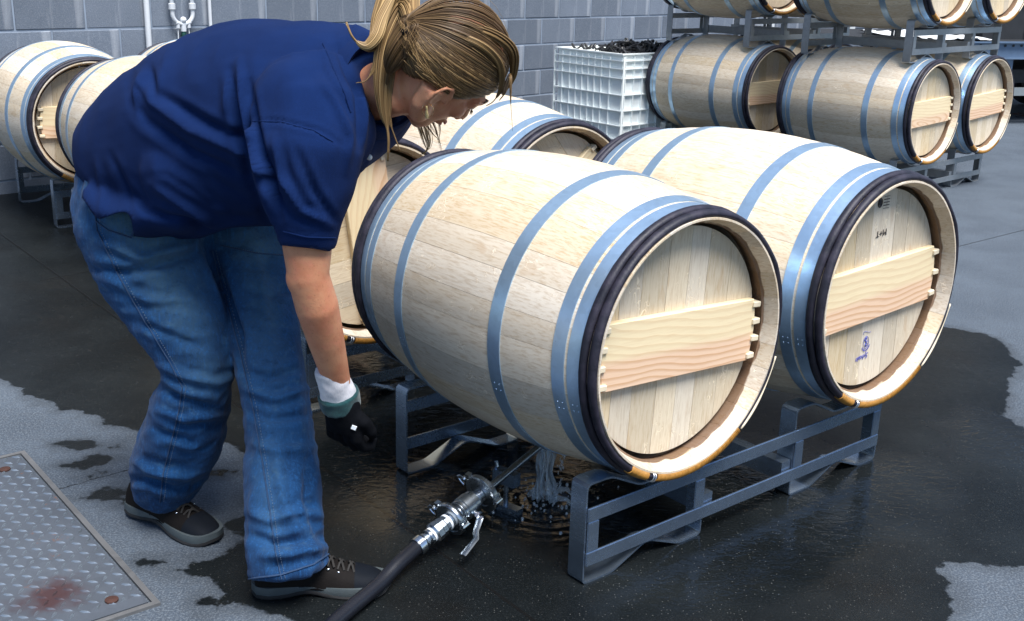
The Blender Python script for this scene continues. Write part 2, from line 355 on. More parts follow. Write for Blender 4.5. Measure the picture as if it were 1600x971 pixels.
# ------------------------------------------------------------------ cover plate let into the ground
M_PLATE = mat_metal('plate_steel', (.15, .17, .20), .50, 14, .45, .55, .1, rust=.075)
M_RUST = mat_plain('rusty_iron', (.07, .03, .022), .75, .3, .4, 60, .6)
M_ANGLE = mat_metal('frame_steel', (.22, .22, .22), .6, 20, .5, .5, .1, rust=.10)
def plate():
    c0 = gp(33, 712); c1 = gp(238, 945); ex = (c1 - c0).normalized(); L = (c1 - c0).length
    ey = Vector((0, 0, 1)).cross(ex) * -1          # away from the visible edge, to the left
    M = Matrix(((ex.x, ey.x, 0, c0.x), (ex.y, ey.y, 0, c0.y), (0, 0, 1, 0), (0, 0, 0, 1))); W = .98
    fr = MB(); t = .013
    for a, b, c, d in ((-t, 0, -t, W + t), (L, L + t, -t, W + t), (0, L, -t, 0), (0, L, W, W + t)):
        fr.box(((a + b) / 2, (c + d) / 2, .0035), (b - a, d - c, .007))
    root = empty('cover_plate', M, 'rusty checkered steel cover plate set in the pale concrete at the lower left', 'cover plate')
    fr.build('frame', M_ANGLE, root, False)
    pl = MB().box((L / 2, W / 2, .003), (L - .012, W - .012, .006)).build('plate', M_PLATE, root, False)
    tr = MB(); dx = .0265; k = 0
    for i in range(int(L / dx)):
        for j in range(int(W / dx)):
            x, y = .018 + i * dx, .018 + j * dx
            if x > L - .02 or y > W - .02: continue
            an = math.radians(45 if (i + j) % 2 else -45); ca, sa = math.cos(an), math.sin(an); l, w_, h = .0125, .0042, .0032
            vs = [(-l, 0, 0), (0, -w_, 0), (l, 0, 0), (0, w_, 0), (-l * .55, 0, h), (0, -w_ * .4, h), (l * .55, 0, h), (0, w_ * .4, h)]
            tr.add([(x + a * ca - b * sa, y + a * sa + b * ca, .0059 + c) for a, b, c in vs], [(0, 1, 5, 4), (1, 2, 6, 5), (2, 3, 7, 6), (3, 0, 4, 7), (4, 5, 6, 7)])
    M_TREAD = mat_metal('tread_steel', (.32, .37, .42), .38, 14, .5, .7, .1, rust=.06)
    tag(tr.build('raised_tread', M_TREAD, root, True, 30), kind='stuff')
    for mt_ in (M_PLATE, M_TREAD):      # one rust stain near the lower edge of the plate
        t_ = mt_.node_tree; b_ = t_.nodes['Principled BSDF']; src = b_.inputs['Base Color'].links[0].from_socket; ce = M.inverted() @ gp(82, 935)
        gg = N.__new__(N); gg.mat = mt_; gg.t = t_; gg.b = b_; oo = gg.obj(); dv = gg.vmath('SUBTRACT', oo, (ce.x, ce.y, 0)); ln = gg.n('VectorMath', operation='LENGTH'); gg.set(ln.inputs[0], dv)
        dd = gg.math('ADD', ln.outputs['Value'], gg.math('MULTIPLY', gg.math('SUBTRACT', gg.noise(oo, 22, 5), .5), .11))
        gg.set(b_.inputs['Base Color'], gg.mix(gg.math('MULTIPLY', gg.math('SUBTRACT', 1, gg.smooth(dd, .015, .095)), .8), src, (.085, .028, .024)))
    for q in ((8, 738), (175, 943)):
        p = M.inverted() @ gp(*q)
        MB().tube([(p.x, p.y, .006), (p.x, p.y, .010), (p.x, p.y, .012)], [.014, .014, .009], 14).build('bolt_head', M_RUST, root)
plate()

# ------------------------------------------------------------------ block wall
g = N('block_face'); o = g.obj(); r = g.rnd()
off = g.vmath('SCALE', (5.1, 3.7, 8.3)); g.set(off.node.inputs['Scale'], g.math('MULTIPLY', r, 10)); p = g.vmath('ADD', o, off)
c = g.mix(g.noise(p, 5, 4), (.108, .132, .168), (.165, .192, .235)); c = g.mix(g.math('MULTIPLY', g.smooth(g.noise(p, 160, 3, .8), .45, .7), .45), c, (.30, .325, .36)); c = g.mix(g.math('MULTIPLY', g.smooth(g.noise(p, 90, 2, .8), .60, .75), .5), c, (.06, .07, .085))
dr = g.noise(g.map(o, (1, 1, .12)), 9, 4, .6); c = g.mix(g.math('MULTIPLY', g.smooth(dr, .58, .75), .38), c, (.50, .52, .55))
hs = g.n('HueSaturation', Color=c); g.set(hs.inputs['Value'], g.math('ADD', .84, g.math('MULTIPLY', r, .34)))
M_BLOCK = g.P(base=hs.outputs[0], rough=.9, spec=.25, normal=g.bump(g.noise(p, 150, 4, .7), .6, .003))
M_MORTAR = mat_plain('mortar', (.22, .265, .33), .9, 0, .2, 12, .5)
WPHI = .8127; WD = 9.149; BS = .2
WM = Matrix.Translation((0, WD, 0)) @ Matrix.Rotation(WPHI, 4, 'Z')     # local x along the wall, y into it
wall = tag(MB().box((3.2, .079, 4.3), (24, .20, 8.6)).build('block_wall', M_MORTAR, None, False), 'grey concrete block wall behind the barrels and the white bin', 'wall')
wall.matrix_world = WM
Z0 = .878 - 4 * .2019; CH = .2019     # a mortar line was measured at .878
def bmesh_block(sx, sz, name):
    return bm_mesh(bevel_box((sx, .05, sz), .004, 1), name, M_BLOCK)
blk = bmesh_block(.394, CH - .010, 'block'); up_ = MB(); s0 = -3.799
for row in range(-1, 39):
    z = Z0 + (row + .5) * CH
    zb, zt = z - CH / 2 + .005, z + CH / 2 - .005
    if zb < 0: zb = -.02
    for k in range(-14, 50):
        x = s0 + (k + .5 + (.5 if row % 2 == 0 else 0)) * 2 * CH
        if x < -8.6 or x > 15: continue
        rr = R_.Random if False else None
        if 0 <= row <= 6 and -4.6 < x < 9.6:
            ob = link('block', blk, wall, (x, R_.uniform(-.0015, .0015), z)); 
        else:
            up_.box((x, 0, (zb + zt) / 2), (.394, .05, zt - zb))
tag(up_.build('block_courses', M_BLOCK, wall, False), kind='stuff')
MB().box((3.2, .08, 8.64), (24.1, .28, .08)).build('coping', M_MORTAR, wall, False)

# pipes and hose bib on the wall
M_PIPE = mat_plain('painted_pipe', (.62, .64, .66), .5, 0, .08, 30, .1)
M_BRASS = mat_plain('green_brass', (.03, .10, .08), .5, .6, .3, 40, .2)
def wall_pt(s, z, off=0): return WM @ Vector((s, -off, z))
for s, r, lab in ((-3.232, .017, 'pale vertical pipe on the block wall left of the tap manifold'), (-2.813, .011, 'thin pale conduit on the block wall right of the tap manifold')):
    root = empty('wall_pipe', WM @ Matrix.Translation((s, -.05, 0)), lab, 'pipe', 'pipes running up the block wall')
    MB().tube([(0, 0, .0), (0, 0, 3.9)], r, 14).build('pipe', M_PIPE, root)
    for z in (.45, 1.6, 2.8):
        MB().tube([(0, 0, z), (0, 0, z + .03)], r + .004, 14).box((0, .012, z + .015), (r * 5, .022, .028)).build('strap', M_PIPE, root)
root = empty('tap_manifold', WM @ Matrix.Translation((-3.005, -.06, .93)), 'white painted forked pipe manifold on the block wall above the barrels', 'manifold')
body = MB(); arc = [(.068 * math.sin(a), 0, .028 - .062 * math.cos(a)) for a in np.linspace(-math.pi / 2, math.pi / 2, 15)]
body.tube([(-.068, 0, .30)] + [(-.068, 0, .06)] + arc + [(.068, 0, .06), (.068, 0, .30)], .0125, 14)
body.tube([(0, 0, -.03), (0, 0, -.075)], .017, 14); body.tube([(0, 0, -.012), (0, 0, -.045)], .0135, 14); body.ball((0, -.004, -.008), .019)
for sx in (-.068, .068): body.tube([(sx, 0, .05), (sx, 0, .055), (sx, 0, .085), (sx, 0, .09)], [.016, .021, .021, .016], 10)
body.build('pipe_fork', M_PIPE, root)
for sx in (-.068, .068):
    MB().tube([(sx, -.0, .20), (sx, -.03, .20)], .016, 10).tube([(sx, -.03, .20), (sx, -.05, .20)], .008, 8).build('valve', M_PIPE, root)
    MB().lathe([(-.004, .03), (.004, .03), (.004, .024), (-.004, .024)], Matrix.Translation((sx, -.055, .20)) @ Matrix.Rotation(math.pi / 2, 4, 'Z'), 20, True).box((sx, -.055, .20), (.05, .006, .008)).build('handwheel', mat_plain('ochre_paint', (.30, .20, .07), .5), root)
for sx in (-.036, .036):
    MB().tube([(sx, 0, -.026), (sx, 0, -.055)], .012, 10).ball((sx * 1.15, 0, -.024), .014).build('check_valve', M_PIPE, root)
    MB().tube([(sx, 0, -.05), (sx * 1.05, 0, -.12), (sx * 1.2, -.02, -.3), (sx * 1.1, .0, -.8)], .0035, 8).build('drain_tube', M_PIPE, root)
MB().tube([(0, 0, -.07), (0, 0, -.09), (0, 0, -.13)], [.012, .016, .014], 12).build('hose_connector', M_BRASS, root)
MB().tube([(0, 0, -.12), (0, -.01, -.3), (.02, -.03, -.6), (.1, -.05, -.85), (.3, -.08, -.92), (.6, -.1, -.915)], .013, 12).build('hose', mat_plain('green_hose', (.03, .09, .06), .5), root)
# little boxes on the wall seen through the stacked racks
M_BOXW = mat_plain('box_grey', (.62, .64, .64), .45, 0, .08)
for q, lab in ((at(1188, 42, 11.5), 'small pale junction box on the block wall seen through the left stacked rack'), (at(1316, 47, 12.5), 'pale conduit box on the block wall seen through the right stacked rack')):
    r_ = (q - CAM); n_ = WM.to_3x3() @ Vector((0, 1, 0)); t = ((Vector((0, WD, 0)) - CAM).dot(n_)) / r_.dot(n_); h = CAM + r_ * t; loc = WM.inverted() @ h
    root = empty('junction_box', WM @ Matrix.Translation((loc.x, -.06, loc.z)), lab, 'junction box')
    MB().box((0, 0, 0), (.22, .07, .14)).build('box', M_BOXW, root, False); MB().box((0, -.039, 0), (.20, .008, .125)).build('lid', M_BOXW, root, False)
    MB().tube([(0, 0, .07), (0, 0, 2.0)], .012, 10).build('conduit', M_BOXW, root)
# ------------------------------------------------------------------ barrels
M_OAK = mat_oak('oak_staves', 'x', (.77, .685, .55), (.43, .275, .125), toast=True)
M_HEAD = mat_oak('oak_heads', 'z', (.70, .61, .455), (.44, .31, .17), flecks=1.2)
M_PINE = mat_pine('pine_bar')
M_PEG = mat_plain('peg_wood', (.72, .62, .45), .6, 0, .12, 60, .2)
M_HOOP = mat_metal('galvanised_hoop', (.47, .66, .86), .28, 40, .30, .72, .05)
g = N('stained_hoop'); o = g.obj(); n1 = g.noise(g.map(o, (1, 1, 1)), 24, 5, .65); n2 = g.noise(o, 130, 4, .7)
c = g.mix(g.smooth(n1, .35, .7), (.010, .010, .018), (.030, .026, .042)); c = g.mix(g.math('MULTIPLY', g.smooth(n2, .62, .75), .35), c, (.10, .07, .07))
M_DARK = g.P(base=c, rough=g.math('ADD', .42, g.math('MULTIPLY', n1, .25)), spec=.45, normal=g.bump(g.math('ADD', n1, g.math('MULTIPLY', n2, .4)), .5, .004))
M_RATTAN = mat_plain('rattan', (.36, .17, .028), .5, 0, .6, 90, .3)
M_TIN = mat_metal('tin_clip', (.75, .77, .80), .25, 60, .1)
M_BLACKINK = mat_plain('black_ink', (.035, .03, .03), .7)
M_BLUEINK = mat_plain('blue_ink', (.06, .08, .42), .6)

def r_out(x): return RE + (RB - RE) * (1 - (2 * x / BL) ** 2)
_rs = random.Random(11)
ws = [_rs.uniform(.75, 1.35) for _ in range(27)]; tot = sum(ws); ANG = [0]
for q in ws: ANG.append(ANG[-1] + q / tot * 2 * math.pi)
def stave_mesh(i):
    a0, a1 = ANG[i], ANG[i + 1]; nseg = 18; na = 4; mb = MB()
    xs = [-BL / 2 + .0] + [-BL / 2 + .034, -BL / 2 + .036, -BL / 2 + .075] + [(-.5 + k / 14) * BL for k in range(2, 13)] + [BL / 2 - .075, BL / 2 - .036, BL / 2 - .034, BL / 2]
    gp_ = .00035 / .32
    def rin(x):
        d = BL / 2 - abs(x)
        if d < .035: return r_out(x) - .0045 - .0195 * (d / .035)
        return r_out(x) - .028
    k = len(xs)
    for x in xs:
        for j in range(na + 1):
            a = a0 + gp_ + (a1 - a0 - 2 * gp_) * j / na; r = r_out(x) - (.0005 if j in (0, na) else 0)
            mb.v.append((x, r * math.cos(a), r * math.sin(a)))
        for j in range(na + 1):
            a = a1 - gp_ - (a1 - a0 - 2 * gp_) * j / na; r = rin(x)
            mb.v.append((x, r * math.cos(a), r * math.sin(a)))
    q = 2 * na + 2
    for s in range(k - 1):
        for j in range(q): mb.f.append((s * q + j, s * q + (j + 1) % q, (s + 1) * q + (j + 1) % q, (s + 1) * q + j)); mb.m.append(0)
    mb.f.append(tuple(range(q))); mb.f.append(tuple((k - 1) * q + j for j in range(q - 1, -1, -1))); mb.m += [0, 0]
    return mb.mesh('stave', M_OAK, True, 38)
STAVES = [stave_mesh(i) for i in range(27)]
def hoop_mesh(x0, x1, th=.0016):
    xs = np.linspace(x0, x1, 4); pr = [(x, r_out(x) + th + .0006) for x in xs] + [(x, r_out(x) - .002) for x in xs[::-1]]
    mb = MB().lathe(pr, Matrix.Identity(4), 72, True)
    for k, da in enumerate((0, .11)):          # rivets
        for xx in ((x0 * .7 + x1 * .3), (x0 * .3 + x1 * .7)):
            a = 3.42 + da * .45; r = r_out(xx) + th; mb.ball((xx, r * math.cos(a), r * math.sin(a)), .0020, None, 8, 6)
    return mb.mesh('steel_hoop', M_HOOP, True, 45)
HX = [(-BL / 2 + .0450, -BL / 2 + .0735), (-BL / 2 + .0815, -BL / 2 + .112), (-BL / 2 + .255, -BL / 2 + .291)]
HX += [(-b, -a) for a, b in HX]
HOOPS = [hoop_mesh(a, b) for a, b in HX]
def wood_hoop_mesh(xc, seed):
    rr = random.Random(seed); n = 84; pts = []; rad = []
    ph = rr.uniform(0, 6)
    for i in range(n):
        a = 2 * math.pi * i / n; w_ = .0012 * math.sin(3 * a + ph) + .0008 * math.sin(7 * a + ph * 2) + rr.uniform(-.0003, .0003)
        r = r_out(xc) + .0050 + w_ * .6
        pts.append((xc + w_, r * math.cos(a), r * math.sin(a))); q = 1 + .07 * math.sin(5 * a + ph) + rr.uniform(-.03, .03); rad.append((.0088 * q, .0110 * q))
    # first radius lies along the start vector (radial), second across (along the barrel)
    return MB().tube(pts, rad, 10, closed=True, up=(0, 1, 0)).mesh('stained_wood_hoop', M_DARK, True, 180)
WH = [wood_hoop_mesh(s * (BL / 2 - d), k) for k, (s, d) in enumerate(((-1, .0105), (-1, .0320), (1, .0105), (1, .0320)))]
def rattan_mesh(s, a0, a1, bands):
    mb = MB(); n = int((a1 - a0) / .0135)
    for i in range(n):
        a = a0 + (a1 - a0) * (i + .5) / n; xc = s * (BL / 2 - .0105); r = r_out(xc) + .0045
        c = Vector((xc, r * math.cos(a), r * math.sin(a))); er = Vector((0, math.cos(a), math.sin(a))); ex = Vector((1, 0, 0)); et = er.cross(ex)
        sk = .12 * math.sin(i * 1.7)
        ring = [c + er * (.0112 * math.cos(t)) + (ex + et * sk * .3) * (.0128 * math.sin(t)) for t in [2 * math.pi * k / 10 for k in range(10)]]
        mb.tube(ring, .0019, 5, closed=True)
    mb.tube([(s * (BL / 2 - .0105), (r_out(BL / 2) + .0045) * math.cos(a), (r_out(BL / 2) + .0045) * math.sin(a)) for a in np.linspace(a0, a1, 24)], (.0112), 8, flat=1.1)
    return mb.mesh('rattan_binding', M_RATTAN, True, 180)
RAT = [rattan_mesh(1, math.radians(-108), math.radians(-53), 0), rattan_mesh(1, math.radians(-126), math.radians(-114), 0), rattan_mesh(-1, math.radians(-112), math.radians(-60), 0)]
# two-tone clip: bright tin strip wound next to the rattan
def clip_mesh(a0, a1):
    mb = MB(); xc = BL / 2 - .0105; r = r_out(xc) + .0065
    for a in (a0, a1):
        er = Vector((0, math.cos(a), math.sin(a))); c = Vector((xc, 0, 0)) + er * r
        mb.tube([c + er * (.0118 * math.cos(t)) + Vector((.0138 * math.sin(t), 0, 0)) for t in [2 * math.pi * k / 12 for k in range(12)]], .0016, 5, closed=True)
    return mb.mesh('wire_tie', M_TIN, True, 180)
CLIP = clip_mesh(math.radians(-111), math.radians(-109.6))
def straw_mesh():
    mb = MB(); xc = BL / 2 + .001
    pts = [(xc, (RE + .010) * math.cos(a), (RE + .010) * math.sin(a)) for a in np.linspace(math.radians(-52), math.radians(-15), 20)]
    return mb.tube(pts, [.0022 + .0010 * math.sin(i * .33) for i in range(20)], 6).mesh('hoop_end', M_PEG, True, 180)
STRAW = straw_mesh()
HD = .054; RI = RE - .0275
def head_boards(sgn, seed):
    rr = random.Random(seed); xs = [-RI]; ms = []
    while xs[-1] < RI - .03: xs.append(min(RI, xs[-1] + rr.uniform(.058, .105)))
    if xs[-1] < RI: xs[-1] = RI
    for i in range(len(xs) - 1):
        a, b = xs[i] + .0005, xs[i + 1] - .0005; top = []; n = 7
        for k in range(n):
            y = a + (b - a) * k / (n - 1); top.append((y, math.sqrt(max(0, RI ** 2 - y * y)) + 1e-4))
        out = top + [(y, -z) for y, z in top[::-1]]
        e = rr.uniform(-.0004, .0004); x0, x1 = BL / 2 - HD + e, BL / 2 - HD - .022; m_ = MB(); q = len(out)
        m_.v = [(sgn * x0, y, z) for y, z in out] + [(sgn * x1, y, z) for y, z in out]
        m_.f = [tuple(range(q)), tuple(range(2 * q - 1, q - 1, -1))] + [(j, (j + 1) % q, q + (j + 1) % q, q + j) for j in range(q)]; m_.m = [0] * len(m_.f)
        ms.append(m_.mesh('head_board', M_HEAD, False))
    return ms
HEADS = {(s, k): head_boards(s, 3 + k * 5 + s) for s in (1, -1) for k in (0, 1)}
def bar_mesh(sgn, wd=.148):
    x = sgn * (BL / 2 - HD + .0095); m_ = MB(); n = 9; hw = wd / 2; out = []
    ys = [math.sqrt((RI - .004) ** 2 - (hw - k * wd / 6) ** 2) for k in range(7)]
    zz = [hw - k * wd / 6 for k in range(7)]
    out = [(y - .010, z) for y, z in zip(ys, zz)] + [(-y + .010, z) for y, z in zip(ys[::-1], zz[::-1])]
    q = len(out)
    m_.v = [(x - sgn * .009, y, z) for y, z in out] + [(x + sgn * .006, y, z) for y, z in out] + [(x + sgn * .008, y * .992, z * .975) for y, z in out]
    m_.f = [(j, (j + 1) % q, q + (j + 1) % q, q + j) for j in range(q)] + [(q + j, q + (j + 1) % q, 2 * q + (j + 1) % q, 2 * q + j) for j in range(q)] + [tuple(range(2 * q, 3 * q)), tuple(range(q - 1, -1, -1))]
    m_.m = [0] * len(m_.f); return m_.mesh('crossbar', M_PINE, False)
BARS = {1: bar_mesh(1), -1: bar_mesh(-1)}
def peg_mesh(sgn):
    bm = bevel_box((.022, .024, .0135), .002); me = bm_mesh(bm, 'peg', M_PEG); return me
PEG = peg_mesh(1)
def make_barrel(M, label, ang, var=0, group=None, detail=True, npeg=4, roll=0):
    root = empty('wine_barrel', M, label, 'barrel', group)
    for i, me in enumerate(STAVES): link('stave', me, root)
    for me in HOOPS: link('steel_hoop', me, root)
    for me in WH: link('stained_wood_hoop', me, root)
    for me in RAT: link('rattan_binding', me, root)
    link('wire_tie', CLIP, root); link('hoop_end', STRAW, root)
    for s in (1, -1):
        rot = Matrix.Rotation(math.radians(ang if s == 1 else ang + 7), 4, 'X')
        for me in HEADS[(s, var)]:
            b = link('head_board', me, root); b.matrix_local = rot
        b = link('crossbar', BARS[s], root); b.matrix_local = rot
        for e in (1, -1):
            for k in range(npeg):
                z = (k - (npeg - 1) / 2) * (.148 / (npeg - .4)); y = e * (math.sqrt((RI - .004) ** 2 - z * z) - .009 + ((k % 2) * .002))
                b2 = link('peg', PEG, b); b2.matrix_local = Matrix.Translation((s * (BL / 2 - HD + .0125), y, z)) @ Matrix.Rotation(.06 * math.sin(k * 3 + e), 4, 'X')
    return root
def txt(body, size, mat, parent, M, shear=0, extr=.0003):
    cu = bpy.data.curves.new('lettering', 'FONT'); cu.body = body; cu.size = size; cu.align_x = 'CENTER'; cu.align_y = 'CENTER'; cu.shear = shear; cu.extrude = extr
    tmp = bpy.data.objects.new('lettering', cu); COL.objects.link(tmp); bpy.context.view_layer.update()
    me = bpy.data.meshes.new_from_object(tmp.evaluated_get(bpy.context.evaluated_depsgraph_get())); bpy.data.objects.remove(tmp)
    me.materials.clear(); me.materials.append(mat); o = link('lettering', me, parent); o.matrix_local = M; return o

# ------------------------------------------------------------------ racks
M_RACK = mat_metal('rack_steel', (.42, .53, .67), .22, 30, .3, .90, .006)
M_RACK2 = mat_metal('rack_steel_weathered', (.42, .45, .48), .42, 22, .4, .8, .12, rust=.04)
RW, RD, RH = 1.11, .74, .243
def bb(c, d, name, mat):
    bm = bevel_box(d, .0018, 2); bmesh.ops.translate(bm, verts=bm.verts, vec=Vector(c)); return bm_mesh(bm, name, mat)
def rack_meshes(mat):
    # rack frame: local x = towards the front, y = across the two barrels, z up; origin below the front left corner
    out = {}
    def strip(path, w_=.048, t=.0045):
        "flat bar of width w_ (along x) bent along the path (y, z)"
        mb = MB(); n = len(path); P = [Vector((0, y, z)) for y, z in path]
        for i in range(n):
            d0 = (P[i] - P[i - 1]).normalized() if i else (P[1] - P[0]).normalized(); d1 = (P[i + 1] - P[i]).normalized() if i < n - 1 else d0
            nn = Vector((0, -(d0 + d1).z, (d0 + d1).y)).normalized(); sc = 1 / max(.4, nn.dot(Vector((0, -d0.z, d0.y))))
            for a, b in ((0, 1), (-w_, 1), (-w_, -1), (0, -1)): mb.v.append(tuple(P[i] + Vector((a, 0, 0)) + nn * (t / 2 * b * sc)))
        for i in range(n - 1):
            for j in range(4): mb.f.append((i * 4 + j, i * 4 + (j + 1) % 4, i * 4 + 4 + (j + 1) % 4, i * 4 + 4 + j)); mb.m.append(0)
        mb.f += [(0, 1, 2, 3), (4 * n - 1, 4 * n - 2, 4 * n - 3, 4 * n - 4)]; mb.m += [0, 0]
        return mb
    def rnd(path, r=.012):
        o_ = [path[0]]
        for a, b, c in zip(path, path[1:], path[2:]):
            a, b, c = Vector(a), Vector(b), Vector(c); u1 = (a - b).normalized(); u2 = (c - b).normalized(); p1 = b + u1 * min(r, (a - b).length * .4); p2 = b + u2 * min(r, (c - b).length * .4)
            for t in (0, .33, .67, 1): o_.append(tuple((p1 * (1 - t) ** 2 + b * 2 * t * (1 - t) + p2 * t * t)))
        return o_ + [path[-1]]
    lw = .385
    foot = rnd([(.0022, .10), (.0022, .0022), (.092, .0022), (.188, .0425), (.212, .0425), (.31, .0022), (lw, .0022), (lw, .16)])
    top = rnd([(.0022, .10), (.0022, RH - .002), (.075, RH - .002), (.165, .196), (.225, .196), (.315, RH - .002), (lw, RH - .002), (lw, .155)], .016)
    out['foot_strip'] = [(strip(foot).mesh('foot_strip', mat, True, 25), 0), (None, RW - lw)]
    out['cradle_strip'] = [(strip(top).mesh('cradle_strip', mat, True, 25), 0), (None, RW - lw)]
    out['rail'] = [(bb((.0, RW / 2, .0625), (.006, RW - .006, .034), 'rail', mat), 0), (bb((0, RW / 2, .1695), (.006, RW - .006, .034), 'rail', mat), 0)]
    out['upright'] = [(bb((0, y, .116), (.0050, .034, .0728), 'upright', mat), 0) for y in (.021, .366, .744, RW - .021)]
    return out
def make_rack(mat, M, label, group):
    root = empty('barrel_rack', M, label, 'barrel rack', group); ms = rack_meshes(mat)
    for side, x0, sg in ((0, 0, 1), (1, -RD, -1)):
        T = Matrix.Translation((x0, 0, 0)) @ (Matrix.Diagonal((sg, 1, 1, 1)))
        for nm, lst in ms.items():
            base = lst[0][0]
            for me, dy in lst:
                ob = link(nm, me or base, root); ob.matrix_local = T @ Matrix.Translation((-.0035 if nm.endswith('strip') else 0, dy, 0))
    for y in (.385 + .020, RW - .385 - .020):
        link('side_tube', MB().box((-RD / 2, y, .078), (RD - .012, .034, .050)).mesh('side_tube', mat, False), root)
    return root

A_C = Vector((.3966, 2.2835, AZ)); B_C = Vector((.9619, 2.7195, AZ + .011))
def dirs(yaw): return Vector((math.cos(yaw), -math.sin(yaw), 0)), Vector((math.sin(yaw), math.cos(yaw), 0))
def barrel_M(front, yaw):
    a, u = dirs(yaw); return yawM(front - a * BL / 2, yaw)
def rack_M(frontA, yaw, z=0):
    a, u = dirs(yaw); p = frontA - a * .10 - u * .1985; return yawM((p.x, p.y, z), yaw)
R1 = make_rack(M_RACK, Matrix.Translation((-.002, -.003, 0)) @ rack_M(Vector((.3966, 2.2835, 0)) + dirs(YW)[0] * .045 - dirs(YW)[1] * .045, YW), 'steel rack under the two nearest barrels, standing in the water', 'steel barrel racks')
A = make_barrel(barrel_M(A_C, YW), 'nearest oak barrel, its pine crossbar pale above and pinkish below', -3, 0, 'oak barrels', roll=0)
B = make_barrel(barrel_M(B_C, YW + .0), 'oak barrel right of the nearest one, with a blue crest stamped on its head', 2.5, 1, 'oak barrels', npeg=3)
# stamps on B's head (printed upside down)
hx = BL / 2 - HD + .0012
def stampM(y, z, rot): return Matrix.Translation((hx, y, z)) @ Matrix(((0, 0, 1, 0), (1, 0, 0, 0), (0, 1, 0, 0), (0, 0, 0, 1))) @ Matrix.Rotation(rot, 4, 'Z')
txt('M+T', .024, M_BLACKINK, B, stampM(-.004, .147, math.pi + .05))
txt('Sylvain', .020, M_BLUEINK, B, stampM(-.022, -.182, math.pi + .12), .35)
S_ = MB()
def oval(mb, cy, cz, ry, rz, th, M2): 
    n = 32; mb.tube([M2 @ Vector((ry * math.cos(t), rz * math.sin(t), 0)) for t in [2 * math.pi * k / n for k in range(n)]], th, 4, closed=True)
cm = stampM(-.012, -.143, math.pi + .1)
oval(S_, 0, 0, .0115, .0165, .0007, cm)
for a, b in (((-.003, -.011), (.002, -.004)), ((.002, -.004), (-.002, .002)), ((-.002, .002), (.004, .006)), ((.004, .006), (.001, .012)), ((-.002, .002), (-.006, .006)), ((.002, -.004), (.006, -.009)), ((-.006, -.003), (-.001, .001)), ((.0, .006), (-.004, .011)), ((-.004, -.012), (.004, -.012))):
    S_.tube([cm @ Vector((*a, 0)), cm @ Vector((*b, 0))], .0011, 5)
S_.tube([cm @ Vector((-.004 + .018 * math.cos(t), -.028 - .004 * math.sin(2 * t), 0)) for t in np.linspace(-.6, 2.6, 14)], .0006, 4)
S_.build('crest_stamp', M_BLUEINK, B)
for k, ch in enumerate('MERRAIN FRANCE'):
    t = math.radians(150 - k * 9.2 - 0); txt(ch, .0065, M_BLUEINK, B, cm @ Matrix.Translation((.0175 * math.cos(t), .0225 * math.sin(t), 0)) @ Matrix.Rotation(t - math.pi / 2, 4, 'Z')) if ch != ' ' else None
cm2 = stampM(-.020, .226, math.pi)
K_ = MB()
for k in range(5): K_.tube([cm2 @ Vector((-.034, -.014 + k * .0075, 0)), cm2 @ Vector((-.010, -.014 + k * .0075, 0))], .0006 if k in (0, 4) else .0011, 4)
K_.tube([cm2 @ Vector((.006 + .008 * math.cos(t), .011 * math.sin(t), 0)) for t in np.linspace(0, 2 * math.pi, 20)], .0016, 5)
K_.ball(cm2 @ Vector((.006, 0, 0)), (.0012, .005, .008)); K_.build('maker_stamp', M_BLACKINK, B)

DY = Vector((0, 0, 0))
G = {'R2': ((-.3840, 3.1472), .8838), 'R3': ((1.7202, 7.5705), .8720), 'R4': ((2.4671, 6.6622), .8206), 'R5': ((-2.018, 5.3752), .9288), 'R6': ((-1.3719, 4.6507), .8836)}
def rack_of(k, mat=M_RACK, lab='', z=0): return make_rack(mat, rack_M(Vector((*G[k][0], 0)), G[k][1], z), lab, 'steel barrel racks')
def brl(k, j, lab, ang, var=0, z=0, npeg=4, roll=0):
    a, u = dirs(G[k][1]); return make_barrel(barrel_M(Vector((*G[k][0], AZ + z)) + u * SP * j, G[k][1]), lab, ang, var, 'oak barrels', npeg=npeg)
rack_of('R2', M_RACK, 'rack in the second row, in shadow behind the nearest rack')
brl('R2', 0, 'oak barrel behind the woman\'s hanging arm, its crossbar tilted steeply', 98, 1)
brl('R2', 1, 'oak barrel in front of the white bin, just beyond the woman\'s face', 40, 0)
G['R6'] = ((-1.398, 4.645), .8836)
rack_of('R6', M_RACK, 'rack behind the woman\'s hips, next to her jeans')
G['R6'] = ((-1.322, 4.665), .8836)
brl('R6', 0, 'oak barrel whose back end shows behind the woman\'s hips', 30, 0)
brl('R6', 1, 'oak barrel hidden behind the woman\'s back', 80, 1)
rack_of('R5', M_RACK, 'leftmost rack, by the foot of the block wall')
brl('R5', 0, 'leftmost oak barrel, cut by the left edge of the photo', -2, 1)
brl('R5', 1, 'oak barrel under the tap manifold, only its upper rim showing above her back', 60, 0)
rack_of('R3', M_RACK2, 'bottom rack beside the white bin')
brl('R3', 0, 'oak barrel on the bottom rack beside the white bin', 1, 0)
brl('R3', 1, 'oak barrel behind the right end of the barrel beside the white bin', 25, 1)
rack_of('R3', M_RACK2, 'rack on top of the barrels beside the white bin', STACK)
brl('R3', 0, 'upper oak barrel, stacked above the one beside the white bin', 4, 1, STACK)
brl('R3', 1, 'upper oak barrel in the middle of the top row', 70, 0, STACK)
rack_of('R4', M_RACK2, 'bottom rack at the right end of the stack, on dry concrete')
brl('R4', 0, 'oak barrel in the bottom row of the stack, second from the right', 2, 1)
brl('R4', 1, 'rightmost oak barrel in the bottom row of the stack', 3, 0)
rack_of('R4', M_RACK2, 'rack on top of the two barrels at the right end of the stack', STACK)
brl('R4', 0, 'second oak barrel from the right in the top row', 0, 0, STACK)
